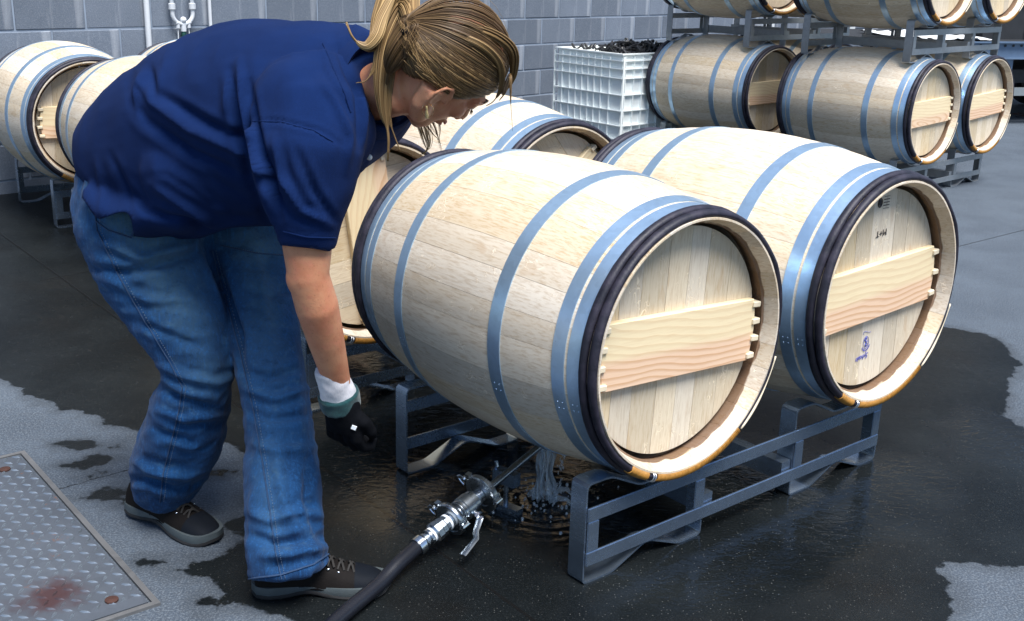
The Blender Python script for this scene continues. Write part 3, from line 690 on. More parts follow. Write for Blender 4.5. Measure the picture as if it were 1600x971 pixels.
brl('R4', 1, 'oak barrel at the top right corner', 5, 1, STACK)

# ------------------------------------------------------------------ white bin with black hoses
M_BIN = mat_plain('white_plastic', (.86, .90, .88), .42, 0, .04, 8, .05)
def bin_():
    a, u = dirs(YW); u0, u1, a0, a1, H = 5.645, 6.445, -6.33, -5.66, .715
    base = u * u0 + a * a0; M = Matrix(((a.x, u.x, 0, base.x), (a.y, u.y, 0, base.y), (0, 0, 1, 0), (0, 0, 0, 1)))   # x along a, y along u
    W_, D_ = a1 - a0, u1 - u0; t = .006
    root = empty('plastic_bin', M, 'white ribbed plastic bin heaped with black hoses by the wall', 'bin')
    z0 = .10; sh = MB()
    sh.box((W_ / 2, t / 2, (H + z0) / 2), (W_, t, H - z0)).box((W_ / 2, D_ - t / 2, (H + z0) / 2), (W_, t, H - z0)).box((t / 2, D_ / 2, (H + z0) / 2), (t, D_ - 2 * t, H - z0)).box((W_ - t / 2, D_ / 2, (H + z0) / 2), (t, D_ - 2 * t, H - z0)).box((W_ / 2, D_ / 2, z0 + .004), (W_ - 2 * t, D_ - 2 * t, .008))
    sh.build('shell', M_BIN, root, False)
    rim = MB(); e = .019
    for b in ((W_ / 2, -e / 2, W_ + 2 * e, e), (W_ / 2, D_ + e / 2, W_ + 2 * e, e)): rim.box((b[0], b[1], H - .004), (b[2], b[3], .008))
    for x in (-e / 2, W_ + e / 2): rim.box((x, D_ / 2, H - .004), (e, D_, .008))
    rim.build('rim', M_BIN, root, False)
    zs = [.665, .61, .545, .43, .32, .215, .12]
    for z in zs:
        rb = MB(); rb.box((W_ / 2, -e / 2, z), (W_ + 2 * e, e, .006)).box((W_ / 2, D_ + e / 2, z), (W_ + 2 * e, e, .006))
        for x in (-e / 2, W_ + e / 2): rb.box((x, D_ / 2, z), (e, D_, .006))
        rb.build('horizontal_rib', M_BIN, root, False)
    vr = MB().box((0, 0, 0), (.005, e * .93, H - .02 - z0)).mesh('vertical_rib', M_BIN, False)
    xs = [-.027, .06, .14, .21, .275, .34, .405, .475, .56, W_ + .027]
    for x in xs:
        for y in (-e * .465, D_ + e * .465): link('vertical_rib', vr, root, (x, y, (H + z0) / 2 - .01))
    vr2 = MB().box((0, 0, 0), (e * .93, .005, H - .02 - z0)).mesh('vertical_rib', M_BIN, False)
    for k in range(10):
        for x in (-e * .465, W_ + e * .465): link('vertical_rib', vr2, root, (x, .02 + k * (D_ - .04) / 9, (H + z0) / 2 - .01))
    for y in (.06, D_ / 2, D_ - .06):
        MB().box((W_ / 2, y, .05), (W_, .10, .099)).build('skid', M_BIN, root, False)
    # heap of black hose offcuts
    mb = MB(); rr = random.Random(5)
    for k in range(115):
        x, y = rr.gauss(.47, .10), rr.gauss(.36, .20); x = min(max(x, .10), W_ - .09); y = min(max(y, .10), D_ - .1)
        hgt = H + .055 * math.exp(-((x - .45) / .18) ** 2 - ((y - .35) / .3) ** 2) - .03 + rr.uniform(-.03, .018)
        an = rr.uniform(0, 6.28); l = rr.uniform(.05, .11); cv = rr.uniform(.2, 1.6) * .05; up = rr.uniform(-.3, .3) * .1
        pts = []
        for s in np.linspace(-1, 1, 7): pts.append((min(max(x + math.cos(an) * l * s - math.sin(an) * cv * (s * s - .4), .02), W_ - .02), min(max(y + math.sin(an) * l * s + math.cos(an) * cv * (s * s - .4), .02), D_ - .02), hgt + up * s + rr.choice((0, .035)) * (1 - s * s)))
        mb.tube(pts, rr.uniform(.006, .0095), 7)
    for x, y in ((.09, .1), (.16, .13), (.12, .2)):
        mb.tube([(x + .05 * math.cos(t), y + .03 * math.sin(t), H + .006 + .02 * math.sin(t * 2)) for t in np.linspace(0, 5, 12)], .007, 7)
    MB().box((W_ / 2, D_ / 2, H - .075), (W_ - .02, D_ - .02, .06)).build('folded_sheet', M_BIN, root, False)
    h = mb.build('hose_heap', mat_plain('black_rubber', (.012, .012, .014), .45, 0, .3, 30, .2)); h.matrix_world = M
    tag(h, 'tangled heap of short black rubber hoses in the top of the white bin', 'hoses', kind='stuff')
bin_()
# ------------------------------------------------------------------ barrel washer line: hose, ball valve, clamps, lance, stand
M_STEEL = mat_metal('stainless', (.48, .53, .58), .24, 70, .25, 1.0, .05)
M_CHROME = mat_metal('bright_steel', (.72, .76, .80), .16, 90, .12, 1.0, .03)
M_RUBBER = mat_plain('hose_rubber', (.006, .007, .012), .45, 0, .3, 40, .12, coat=.2)
p0 = gp(655, 852, .05); p1 = gp(838, 702, .155)          # where the hose ends, where the lance meets the barrel
ax = (p1 - p0).normalized(); LL = (p1 - p0).length
zz = Vector((0, 0, 1)); sy_ = ax.cross(zz).normalized(); sz_ = sy_.cross(ax).normalized()
WMx = Matrix(((ax.x, sy_.x, sz_.x, p0.x), (ax.y, sy_.y, sz_.y, p0.y), (ax.z, sy_.z, sz_.z, p0.z), (0, 0, 0, 1)))   # x along the line, y to its right, z up
root = empty('washing_lance', WMx, 'stainless washing lance with ball valve and clamps, lying under the nearest barrel', 'washing lance')
def lth(name, prof, mat, n=28, par=root): return MB().lathe(prof, Matrix.Identity(4), n).build(name, mat, par, True, 35)
s = LL / .53
q = lambda L_: [(a * s, b * 1.18) for a, b in L_]
lth('hose_ferrule', q([(-.012, .0), (-.012, .0175), (-.012, .0185), (.010, .0185), (.010, .0)]), M_CHROME)
lth('nipple', q([(.010, 0), (.010, .012), (.018, .012), (.019, .0145), (.026, .0145), (.028, .012), (.036, .012), (.036, .016), (.041, .0163), (.046, .016), (.046, .0)]), M_STEEL)
lth('white_seal', q([(.046, 0), (.046, .0152), (.054, .0152), (.054, 0)]), mat_plain('white_ptfe', (.75, .78, .8), .4))
lth('coupling', q([(.054, 0), (.054, .0175), (.060, .0205), (.078, .0205), (.081, .019), (.096, .019), (.100, .0165), (.112, .0165), (.112, 0)]), M_STEEL, 10)
lth('tape_ring', q([(.112, 0), (.112, .0168), (.120, .0168), (.120, 0)]), mat_plain('white_ptfe2', (.75, .78, .8), .4))
lth('ferrule', q([(.120, 0), (.120, .015), (.126, .017), (.128, .027), (.142, .027), (.144, .017), (.156, .015), (.156, 0)]), M_STEEL)
clampp = q([(.125, .027), (.1255, .0335), (.129, .0352), (.141, .0352), (.1445, .0335), (.145, .027)])
MB().lathe(clampp, Matrix.Identity(4), 32, True).build('clamp', M_STEEL, root)
lth('valve_body', q([(.156, 0), (.156, .0165), (.164, .0165), (.166, .0225), (.182, .0225), (.184, .0245), (.214, .0245), (.217, .0225), (.232, .0225), (.235, .0175), (.246, .0165), (.246, 0)]), M_STEEL, 24)
lth('valve_collar', q([(.170, .0228), (.171, .0242), (.176, .0242), (.177, .0228)]), M_CHROME)
lth('pipe_neck', q([(.246, 0), (.246, .014), (.262, .014), (.264, .018), (.266, .018), (.266, 0)]), M_STEEL)
MB().lathe(q([(.262, .026), (.263, .037), (.267, .0405), (.281, .0405), (.285, .037), (.286, .026)]), Matrix.Identity(4), 36, True).build('clamp', M_STEEL, root)
lth('clamp_disc', q([(.264, 0), (.264, .027), (.2645, .0265), (.283, .027), (.283, 0)]), M_STEEL)
# tapered lance
MB().tube([(x * s, 0, 0) for x in (.283, .30, .53, .67)], [.0095, .0095, .0085, .008], 16).build('lance_pipe', M_STEEL, root)
# clamp ears and wing nuts
def wing(x, side, up, r0):
    o_ = MB(); d = Vector((0, side, up)).normalized(); c = Vector((x * s, 0, 0)) + d * r0
    tv = Vector((1, 0, 0)).cross(d)
    o_.tube([c - tv * .004, c + tv * .030], .0032, 8)
    o_.box(tuple(c - tv * .002), (.016 * s, .012, .008)); w_ = c + tv * .022
    o_.tube([w_ - tv * .003, w_ + tv * .006], .0062, 10)
    for sg in (1, -1):
        o_.tube([w_, w_ + tv * .010 + d * sg * .010, w_ + tv * .020 + d * sg * .013], [(.0045, .002), (.006, .0022), (.005, .0022)], 8)
    o_.tube([w_ + tv * .019 + d * .012, w_ + tv * .021, w_ + tv * .019 - d * .012], .0022, 6)
    return o_.build('wing_nut', M_CHROME, root)
wing(.135, -.8, .6, .047); wing(.274, -.7, .7, .054)
for x, r0, sd in ((.135, .044, 1), (.274, .051, 1)):
    e_ = MB(); c = Vector((x * s, sd * r0 * .8, -r0 * .25 + .01)); e_.tube([c + Vector((-.009, 0, -.008)), c + Vector((-.009, .012, 0)), c + Vector((-.009, .004, .014))], .0028, 6, closed=True).tube([c + Vector((.009, 0, -.008)), c + Vector((.009, .012, 0)), c + Vector((.009, .004, .014))], .0028, 6, closed=True); e_.tube([c + Vector((-.010, .010, .0)), c + Vector((.010, .010, 0))], .004, 8)
    e_.build('clamp_hinge', M_CHROME, root)
# lever
MB().tube([(.199 * s, .020, -.004), (.199 * s, .040, -.012)], .0072, 10).tube([(.199 * s, .034, -.010), (.199 * s, .041, -.0125)], .0115, 6).tube([(.199 * s, .044, -.013), (.199 * s, .050, -.015)], .006, 6).build('valve_stem', M_CHROME, root)
lv = MB(); a_ = Vector((.199 * s, .043, -.013)); lv.tube([a_, a_ + Vector((-.010, .004, -.004)), a_ + Vector((-.035, .016, -.010)), a_ + Vector((-.050, .030, -.014)), a_ + Vector((-.105, .038, -.018))], [(.002, .0085), (.002, .0085), (.002, .0075), (.002, .0075), (.002, .0085)], 10, up=(0, 0, 1)); lv.build('lever', M_STEEL, root)
# stand with channel foot
st = MB(); pb = WMx.inverted() @ gp(790, 800, 0.0)
root2 = empty('lance_stand', Matrix.Translation(gp(790, 798)), 'small steel stand carrying the lance under the nearest barrel', 'stand')
rot = Matrix.Rotation(math.radians(-38), 3, 'Z')
def T_(v): return rot @ Vector(v)
MB().box((0, 0, .009), (.088, .026, .017), rot.to_4x4()).build('foot', M_RACK, root2, False)
MB().tube([(0, 0, .016), (0, 0, .075)], .006, 10).build('stem', M_STEEL, root2)
mb = MB(); mb.box((0, 0, .092), (.066, .028, .034), rot.to_4x4()); mb.tube([T_((-.03, 0, .11)), T_((-.034, 0, .124))], .005, 8); mb.build('saddle', M_RACK, root2, False)
# hose: from the ferrule towards and past the camera's left foot
h1 = p0 - ax * .006; pts = []
e1 = gp(590, 915, .028); e2 = gp(520, 975, .024); e3 = gp(440, 1060, .024); e4 = gp(330, 1230, .024); e5 = gp(180, 1500, .024)
ctrl = [h1, (h1 * .5 + e1 * .5) + Vector((0, 0, .003)), e1, e2, e3, e4, e5]
def catmull(P, n=8):
    P = [P[0] * 2 - P[1]] + P + [P[-1] * 2 - P[-2]]; out = []
    for i in range(1, len(P) - 2):
        for k in range(n):
            t = k / n; a, b, c, d = P[i - 1], P[i], P[i + 1], P[i + 2]
            out.append(.5 * ((2 * b) + (c - a) * t + (2 * a - 5 * b + 4 * c - d) * t * t + (3 * b - a - 3 * c + d) * t ** 3))
    return out + [P[-2]]
tag(MB().tube(catmull(ctrl), .0165, 18).build('rubber_hose', M_RUBBER), 'thick black rubber hose running from the ball valve past the woman\'s shoe', 'hose')

# ------------------------------------------------------------------ water falling from the bung
g = N('water'); M_WATER = g.P(base=(.85, .93, 1), rough=.03, trans=.78, ior=1.33, spec=.5)
def water():
    top = gp(846, 700, .165); rr = random.Random(3); mb = MB(); u_ = dirs(YW)[1]; a_ = dirs(YW)[0]; base = gp(850, 785)
    top = Vector((base.x, base.y, .17))
    for k in range(7):
        ox = rr.gauss(0, .012); oy = rr.gauss(0, .006); pts = []; rad = []; n = 12; zend = rr.uniform(.0, .06) if k > 4 else .001
        for i in range(n):
            t = i / (n - 1); z = .17 * (1 - t) + zend * t; sp = 1 + t * 1.1
            pts.append(top + u_ * (ox * sp + .004 * math.sin(9 * t + k)) + a_ * (oy * sp + .003 * math.cos(7 * t + k * 2)) - Vector((0, 0, .17 - z)))
            rad.append(max(.0008, (.0050 * (1 - t * .5)) * (1 + .45 * math.sin(11 * t + k * 1.9)) * rr.uniform(.8, 1.2)))
        mb.tube(pts, [(r * 1.7, r * .7) for r in rad], 8, up=tuple(u_))
    for k in range(150):
        an = rr.uniform(0, 6.28); d = abs(rr.gauss(0, .07)); z = abs(rr.gauss(0, .028)) * math.exp(-d * 5) + .002; r = rr.uniform(.0012, .0042)
        mb.ball(base + Vector((math.cos(an) * d * 1.2, math.sin(an) * d, z)), (r, r, r * rr.uniform(1, 1.8)), None, 7, 5)
    for k in range(26):   # drops beside the jet
        z = rr.uniform(.02, .16); mb.ball(base + u_ * (.055 + rr.gauss(0, .006)) + Vector((0, 0, z)), (.0016, .0016, .005), None, 6, 5)
    for k in range(7):       # crown of splash sheets
        an = k / 14 * 6.28 + rr.uniform(-.2, .2); l = rr.uniform(.03, .075); d = Vector((math.cos(an), math.sin(an), 0)); h = rr.uniform(.008, .028)
        mb.tube([base + d * .012 + Vector((0, 0, .002)), base + d * (.012 + l * .4) + Vector((0, 0, h)), base + d * (.012 + l * .75) + Vector((0, 0, h * .9)), base + d * (.012 + l) + Vector((0, 0, .003))], [(.006, .003), (.009, .0022), (.006, .002), (.003, .002)], 8)
    w_ = mb.build('water_splash', M_WATER, None, True, 180)
    tag(w_, 'water running out under the nearest barrel and splashing on the ground', 'water', kind='stuff')
water()

# ------------------------------------------------------------------ flatbed trailer beyond the stack
M_TBLUE = mat_plain('trailer_blue', (.12, .18, .27), .45, .2, .25, 12, .15)
M_TDARK = mat_plain('trailer_dark', (.03, .032, .036), .6, .3, .4, 14, .2)
M_SHEET = mat_plain('white_sheet', (.78, .80, .80), .5, 0, .06, 8, .3)
c0 = at(1552, 76, 10.2); d_ = Vector((.96, .27, 0)).normalized(); n_ = Vector((-d_.y, d_.x, 0))
TM = Matrix(((d_.x, n_.x, 0, c0.x), (d_.y, n_.y, 0, c0.y), (0, 0, 1, 0), (0, 0, 0, 1))); zt = c0.z + .06
tr = empty('flatbed_trailer', TM, 'blue grey flatbed trailer with a perforated side rail beyond the right end of the stack', 'trailer')
MB().box((.9, .9, zt - .03), (4.2, 1.7, .06)).build('deck', M_TDARK, tr, False)
b_ = MB().box((.9, .02, zt - .075), (4.2, .04, .15)); b_.box((.9, -.012, zt - .006), (4.2, .06, .012)).box((.9, -.012, zt - .146), (4.2, .06, .010)); b_.build('side_rail', M_TBLUE, tr, False)
hl = MB().tube([(0, .0, 0), (0, -.006, 0)], .011, 10).mesh('rail_hole', M_TDARK)
for k in range(26): link('rail_hole', hl, tr, (-.9 + k * .085, -.001, zt - .035))
for x in (.12, 1.3):
    gs = MB(); gs.add([(x - .11, 0, zt - .155), (x + .11, 0, zt - .155), (x + .11, 0, zt - .24), (x + .035, 0, zt - .36), (x - .035, 0, zt - .36), (x - .11, 0, zt - .24)] + [(x - .11, .012, zt - .155), (x + .11, .012, zt - .155), (x + .11, .012, zt - .24), (x + .035, .012, zt - .36), (x - .035, .012, zt - .36), (x - .11, .012, zt - .24)], [(0, 1, 2, 3, 4, 5), (11, 10, 9, 8, 7, 6)] + [(j, (j + 1) % 6, 6 + (j + 1) % 6, 6 + j) for j in range(6)])
    gs.build('gusset', M_TBLUE, tr, False); MB().box((x, .03, zt - .6), (.05, .05, .62)).build('leg', M_TBLUE, tr, False)
MB().box((.9, .25, .42), (4.0, .10, .12)).build('chassis_beam', M_TDARK, tr, False); MB().box((.9, 1.2, .42), (4.0, .10, .12)).build('chassis_beam', M_TDARK, tr, False)
MB().box((.9, .03, .30), (4.0, .04, .07)).build('lower_rail', mat_plain('galv', (.30, .33, .34), .5, .5), tr, False)
for x in (1.7, 2.5):
    for y in (.35, 1.4):
        wM = Matrix.Translation((x, y, .33)) @ Matrix.Rotation(math.pi / 2, 4, 'Z')
        ty = MB().lathe([(-.10, .20), (-.11, .30), (-.08, .33), (.08, .33), (.11, .30), (.10, .20)], wM, 32, True).build('tyre', M_RUBBER, tr)
        MB().lathe([(-.09, .0), (-.06, .10), (-.095, .20), (.095, .20), (.06, .10), (.09, .0)], wM, 24).build('rim', M_BOXW, tr)
for x in (-1.1, .35):
    MB().box((x, .4, .12), (.12, .12, .24)).box((x, .4, .30), (.05, .05, .3)).build('jack', M_TDARK, tr, False)
g_ = MB(); n = 16; V_ = []
sh = MB(); nx, ny = 22, 10
vs = [(-.72 + .72 * i / nx, -.02 + 1.1 * j / ny, zt + .012 + .05 * abs(noise.noise(Vector((i * .35, j * .4, 3))))) for i in range(nx + 1) for j in range(ny + 1)]
sh.add(vs + [(x, y, zt + .002) for x, y, z in vs], [(i * (ny + 1) + j, (i + 1) * (ny + 1) + j, (i + 1) * (ny + 1) + j + 1, i * (ny + 1) + j + 1) for i in range(nx) for j in range(ny)])
ws_ = sh.build('white_sheet', M_SHEET); ws_.matrix_world = TM; tag(ws_, 'white plastic sheet lying on the blue grey trailer deck, seen through the rack', 'sheet')
# crate and machinery clutter standing on the trailer, dark
ck = MB().box((1.2, .9, zt + .25), (2.2, 1.2, .5)); ck.build('tool_box', M_TDARK, None, False); o_ = bpy.data.objects['tool_box']; o_.matrix_world = TM; tag(o_, 'dark steel box standing on the trailer deck at the right edge', 'box')
lid = MB().box((1.2, .9, zt + .515), (2.24, 1.24, .03)).build('lid', M_TBLUE, o_, False)
for x in (.5, 1.2, 1.9): MB().box((x, .285, zt + .40), (.10, .025, .12)).build('latch', M_BOXW, o_, False)
for k in range(7): MB().box((.25 + k * .31, .293, zt + .2), (.03, .012, .36)).build('rib', M_TBLUE, o_, False)
# litter of dead leaves under it
rr = random.Random(9); lf = MB(); cl = gp(1592, 182)
for k in range(260):
    p = cl + Vector((rr.gauss(.35, .35), rr.gauss(.05, .10), .003 + rr.uniform(0, .012))); an = rr.uniform(0, 6.28); e = Vector((math.cos(an), math.sin(an), rr.uniform(-.3, .3))) * rr.uniform(.012, .03); f_ = Vector((-math.sin(an), math.cos(an), rr.uniform(-.3, .3))) * rr.uniform(.008, .016)
    lf.add([p - e, p + f_, p + e, p - f_], [(0, 1, 2, 3)])
tag(lf.build('leaf_litter', mat_plain('dead_leaves', (.13, .07, .05), .8, 0, .5, 6), None, False), 'brown leaf litter on the ground beside the trailer legs', 'leaves', kind='stuff')
# ------------------------------------------------------------------ the woman, bent over beside the barrels
def remesh(mb, vox, name, mat, smooth_it=6, fac=.5):
    me = mb.mesh('tmp', mat, True, 180); ob = bpy.data.objects.new('tmp', me); COL.objects.link(ob)
    r = ob.modifiers.new('r', 'REMESH'); r.mode = 'VOXEL'; r.voxel_size = vox; r.use_smooth_shade = True
    if smooth_it:
        s_ = ob.modifiers.new('s', 'SMOOTH'); s_.iterations = smooth_it; s_.factor = fac
    dg = bpy.context.evaluated_depsgraph_get(); out = bpy.data.meshes.new_from_object(ob.evaluated_get(dg)); out.name = name
    bpy.data.objects.remove(ob); bpy.data.meshes.remove(me)
    out.materials.clear(); out.materials.append(mat); out.polygons.foreach_set('use_smooth', [True] * len(out.polygons)); return out
def getv(me):
    a = np.empty(len(me.vertices) * 3); me.vertices.foreach_get('co', a); n = np.empty(len(me.vertices) * 3); me.vertices.foreach_get('normal', n); return a.reshape(-1, 3), n.reshape(-1, 3)
def setv(me, v): me.vertices.foreach_set('co', v.ravel()); me.update()
def pxd(V):
    "photo pixel of every point (used once, to place folds and seams on the cloth)"
    d = V - np.array(CAM); z = d @ np.array(FW); return 800 + F_PX * (d @ np.array(C_RIGHT)) / z, 485.5 - F_PX * (d @ np.array(C_UP)) / z
def fold(V, Nn, poly, wd, amp, asym=0.0):
    "raise (amp > 0) or sink a fold along a line over the cloth facing the viewer's side; wd in photo pixels at that distance"
    x, y = pxd(V); P = np.array(poly, float); best = np.full(len(V), 1e9); tt = np.zeros(len(V)); side = np.zeros(len(V)); L = np.r_[0, np.cumsum(np.hypot(*np.diff(P, axis=0).T))]
    for i in range(len(P) - 1):
        a, b = P[i], P[i + 1]; e = b - a; l = e @ e; t = np.clip(((x - a[0]) * e[0] + (y - a[1]) * e[1]) / l, 0, 1)
        dx, dy = x - a[0] - e[0] * t, y - a[1] - e[1] * t; d = np.hypot(dx, dy); k = d < best; best[k] = d[k]; tt[k] = ((L[i] + t * math.sqrt(l)) / L[-1])[k]; side[k] = np.sign(dx * e[1] - dy * e[0])[k]
    face = np.clip(((np.array(CAM) - V) * Nn).sum(1) / np.linalg.norm(np.array(CAM) - V, axis=1) * 3 + .3, 0, 1)
    w_ = np.where(side > 0, wd, wd * (1 - asym * .6)); prof = np.exp(-(best / w_) ** 2) - .35 * np.exp(-((best - 1.9 * wd) / (wd * .9)) ** 2)
    return V + Nn * (amp * prof * np.sin(np.pi * np.clip(tt, .02, .98)) ** .6 * face)[:, None]
def wrinkle(V, Nn, sc, amp, seed=0, ridged=False):
    out = np.empty(len(V)); s = Vector((seed * 3.1, seed * 1.7, seed)); 
    for i, v in enumerate(V):
        q = noise.noise(Vector((v[0] * sc[0], v[1] * sc[1], v[2] * sc[2])) + s)
        out[i] = (1 - abs(q) * 2.2) if ridged else q
    return V + Nn * (out * amp)[:, None]
def recompute(me, V): setv(me, V); return getv(me)

def tidy(bm, it=14):
    "even out a cut edge so that it reads as a sewn hem"
    bd = [v for v in bm.verts if any(e.is_boundary for e in v.link_edges)]
    for _ in range(it):
        new = {}
        for v in bd:
            nb = [e.other_vert(v).co for e in v.link_edges if e.is_boundary]
            if len(nb) == 2: new[v] = v.co * .4 + (nb[0] + nb[1]) * .3
        for v, c_ in new.items(): v.co = c_
    ring = {e.other_vert(v) for v in bd for e in v.link_edges} - set(bd)
    for _ in range(3):
        for v in ring:
            nb = [e.other_vert(v).co for e in v.link_edges]; v.co = v.co * .4 + sum(nb, Vector()) * (.6 / len(nb))
FWD = Vector((.80, -.60, 0)); RGT = Vector((-.60, -.80, 0))      # the way she faces, and her right side (towards the viewer)
# --- skin
g = N('skin'); o = g.obj(); n1 = g.noise(o, 22, 4); n2 = g.noise(o, 260, 3)
c = g.mix(g.smooth(n1, .3, .75), (.60, .28, .15), (.50, .19, .10)); c = g.mix(g.math('MULTIPLY', g.smooth(g.noise(o, 190, 2), .60, .72), .45), c, (.34, .13, .07)); c = g.mix(g.math('MULTIPLY', g.smooth(g.noise(o, 60, 3), .5, .7), .35), c, (.62, .22, .14))
M_SKIN = g.P(base=c, rough=.5, sss=.12, spec=.4, normal=g.bump(g.math('ADD', n2, g.noise(o, 90, 3)), .35, .0014)); g.b.inputs['Subsurface Radius'].default_value = (.012, .005, .003)
# head frame: fwd = the way the face looks, up = chin to crown, rgt = her right
HF = Vector((.46, .53, -.71)).normalized(); HU = (Vector((.84, .0, .54)) - HF * HF.dot(Vector((.84, 0, .54)))).normalized(); HR = HF.cross(HU).normalized()
HC = at(695, 104, 2.03)
def H(f, u, r): return HC + HF * f + HU * u + HR * r
HM = Matrix(((HF.x, HR.x, HU.x), (HF.y, HR.y, HU.y), (HF.z, HR.z, HU.z)))       # local x fwd, y right, z up
neck0 = at(560, 148, 2.17); neck1 = H(-.010, -.082, 0)
b = MB()
b.ball(H(-.012, .028, 0), (.094, .073, .086), HM, 36, 24).ball(H(.022, -.032, 0), (.064, .060, .074), HM, 32, 20)
b.ball(H(.052, -.082, 0), (.030, .034, .028), HM, 20, 14).ball(H(.065, -.098, 0), (.016, .018, .014), HM)
for s in (1, -1):
    b.ball(H(.060, -.022, s * .036), (.022, .020, .020), HM, 16, 12)            # cheekbones
    b.tube([H(.030, -.085, s * .040), H(.0, -.062, s * .056), H(-.022, -.03, s * .060)], [.018, .020, .018], 12)   # jaw
    b.tube([H(.083, .020, s * .014), H(.080, .022, s * .034), H(.062, .016, s * .050)], [.010, .010, .008], 10)     # brow
    b.ball(H(.074, .004, s * .031), (.013, .014, .011), HM, 14, 10)
b.tube([H(.084, .018, 0), H(.094, -.002, 0), H(.106, -.022, 0), H(.108, -.032, 0)], [.0085, .0095, .0115, .0115], 12)
for s in (1, -1): b.ball(H(.098, -.034, s * .010), (.010, .008, .007), HM, 12, 8)
b.tube([H(.086, -.056, s * .022) if s else H(.092, -.055, 0) for s in (-1, 0, 1)], [.004, .0075, .004], 10)
b.tube([H(.084, -.067, s * .018) if s else H(.090, -.067, 0) for s in (-1, 0, 1)], [.004, .0080, .004], 10)
# neck and trunk under the shirt
b.tube([neck1 + (neck1 - neck0) * .04, neck1, (neck0 * .5 + neck1 * .5), neck0, at(530, 140, 2.2)], [.036, .048, .053, .056, .07], 24)
hips = at(212, 262, 2.45); chest = at(500, 150, 2.2)
b.tube([hips, hips * .55 + chest * .45, chest, at(545, 140, 2.18)], [(.09, .11), (.10, .13), (.115, .165), (.08, .13)], 24, up=(0, 0, 1))
# right arm: shoulder, elbow, wrist; then the left arm reaching back to her left thigh
rs, re_, rw = at(490, 180, 2.02), at(482, 432, 1.985), at(525, 590, 2.07)
ls, le, lw_ = at(545, 170, 2.34), at(500, 320, 2.50), at(440, 430, 2.56)
b.tube([rs, rs * .6 + re_ * .4, at(480, 385, 1.99), re_, at(495, 478, 2.0), at(509, 530, 2.03), rw, at(532, 617, 2.085)], [.060, .050, .0455, .0385, .0405, .0355, .0275, .0262], 24)
b.ball(re_ + Vector((-.010, .0, -.002)), (.032, .034, .040))
b.tube([ls, ls * .5 + le * .5, le, le * .6 + lw_ * .4, lw_], [.058, .046, .037, .037, .026], 20)
# left hand laid on the thigh: palm, fingers, thumb
ld = (lw_ - le).normalized(); lh = lw_ + ld * .05; lsd = Vector((.6, .1, .8)).cross(ld).normalized(); lup = ld.cross(lsd)
b.tube([lw_, lw_ + ld * .03, lw_ + ld * .085], [(.020, .026), (.017, .038), (.012, .040)], 14, up=tuple(lup))
for k, (o_, L) in enumerate(((-.030, .062), (-.010, .074), (.011, .070), (.030, .055))):
    q = lw_ + ld * .078 + lsd * o_; b.tube([q, q + ld * L * .45 + lup * .004, q + ld * L * .8 - lup * .004, q + ld * L - lup * .012], [.0092, .0086, .0078, .0058], 10)
q = lw_ + ld * .02 - lsd * .025; b.tube([q, q + ld * .03 - lsd * .028, q + ld * .06 - lsd * .038, q + ld * .075 - lsd * .040], [.013, .011, .0095, .007], 10)
# ears
def ear(s):
    e = MB()
    P = [H(.012, -.012, s * .071), H(.004, .010, s * .076), H(-.010, .018, s * .082), H(-.024, .010, s * .086), H(-.026, -.008, s * .085), H(-.018, -.026, s * .079), H(-.006, -.038, s * .073), H(.004, -.036, s * .070)]
    e.tube(P, [.0045, .0045, .0045, .0045, .0042, .0042, .0052, .0045], 8); e.tube([H(.002, -.014, s * .069), H(-.008, -.012, s * .072), H(-.018, -.004, s * .078)], [(.017, .004), (.019, .004), (.014, .004)], 10, up=tuple(HU)); e.ball(H(-.002, -.036, s * .071), (.007, .0045, .009), HM, 10, 8)
    return e
EOFF = HF * .004 + HU * -.020
for s in (1, -1):
    e = ear(s); b.add([Vector(v) + EOFF for v in e.v], e.f)
me = remesh(b, .0042, 'person', M_SKIN, 3)
V, Nn = getv(me)
person = tag(link('person', me), 'woman in a blue polo shirt and jeans bending over beside the barrels', 'person')
# eyes (lowered lids), lips colour, brows
M_LIP = mat_plain('lip', (.45, .15, .12), .4); M_BROW = mat_plain('brow_hair', (.16, .09, .04), .7); M_EYE = mat_plain('eye', (.55, .55, .55), .15)
for s in (1, -1):
    MB().ball(H(.0775, .003, s * .031), (.0095, .011, .0085), HM, 14, 10).build('eye', M_EYE, person)
    mb = MB()
    for k in range(12):
        r_ = .020 + k * .0019; p_ = H(.0885 - abs(k - 5) * .0007, -.002 - .002 * math.sin(k), s * r_); mb.tube([p_, p_ + HF * .006 - HU * .006 + HR * s * .001], [.0008, .0002], 4)
    mb.build('eyelashes', M_BROW, person)
    MB().tube([H(.094, .024, s * .014), H(.092, .029, s * .030), H(.080, .025, s * .046)], [(.002, .004), (.002, .0042), (.0014, .002)], 8, up=tuple(HF)).build('eyebrow', M_BROW, person)
MB().tube([H(.0915, -.0585, -.020), H(.0985, -.058, -.006), H(.0975, -.0590, 0), H(.0985, -.058, .006), H(.0915, -.0585, .020)], [.002, .0042, .004, .0042, .002], 8).tube([H(.0895, -.0655, -.017), H(.0965, -.0665, 0), H(.0895, -.0655, .017)], [.002, .0048, .002], 8).build('lips', M_LIP, person)
mb = MB(); e0 = H(-.002, -.058, .080); mb.tube([e0 + Vector((0, 0, .004)), e0, e0 + Vector((.001, 0, -.004))], [.0022, .0026, .0022], 8); mb.tube([e0 + Vector((.0, -.001, -.004)), e0 + Vector((.0005, -.001, -.013)), e0 + Vector((.001, -.001, -.018))], [(.0018, .0012), (.0034, .0012), (.0028, .0012)], 8)
mb.tube([e0 + Vector((.002 + .010 * math.sin(t), 0, -.004 + .012 * math.cos(t))) for t in np.linspace(0, 5.6, 22)], .0005, 4)
mb.build('earring', mat_plain('gold', (.85, .60, .30), .22, 1.0, .05), person)

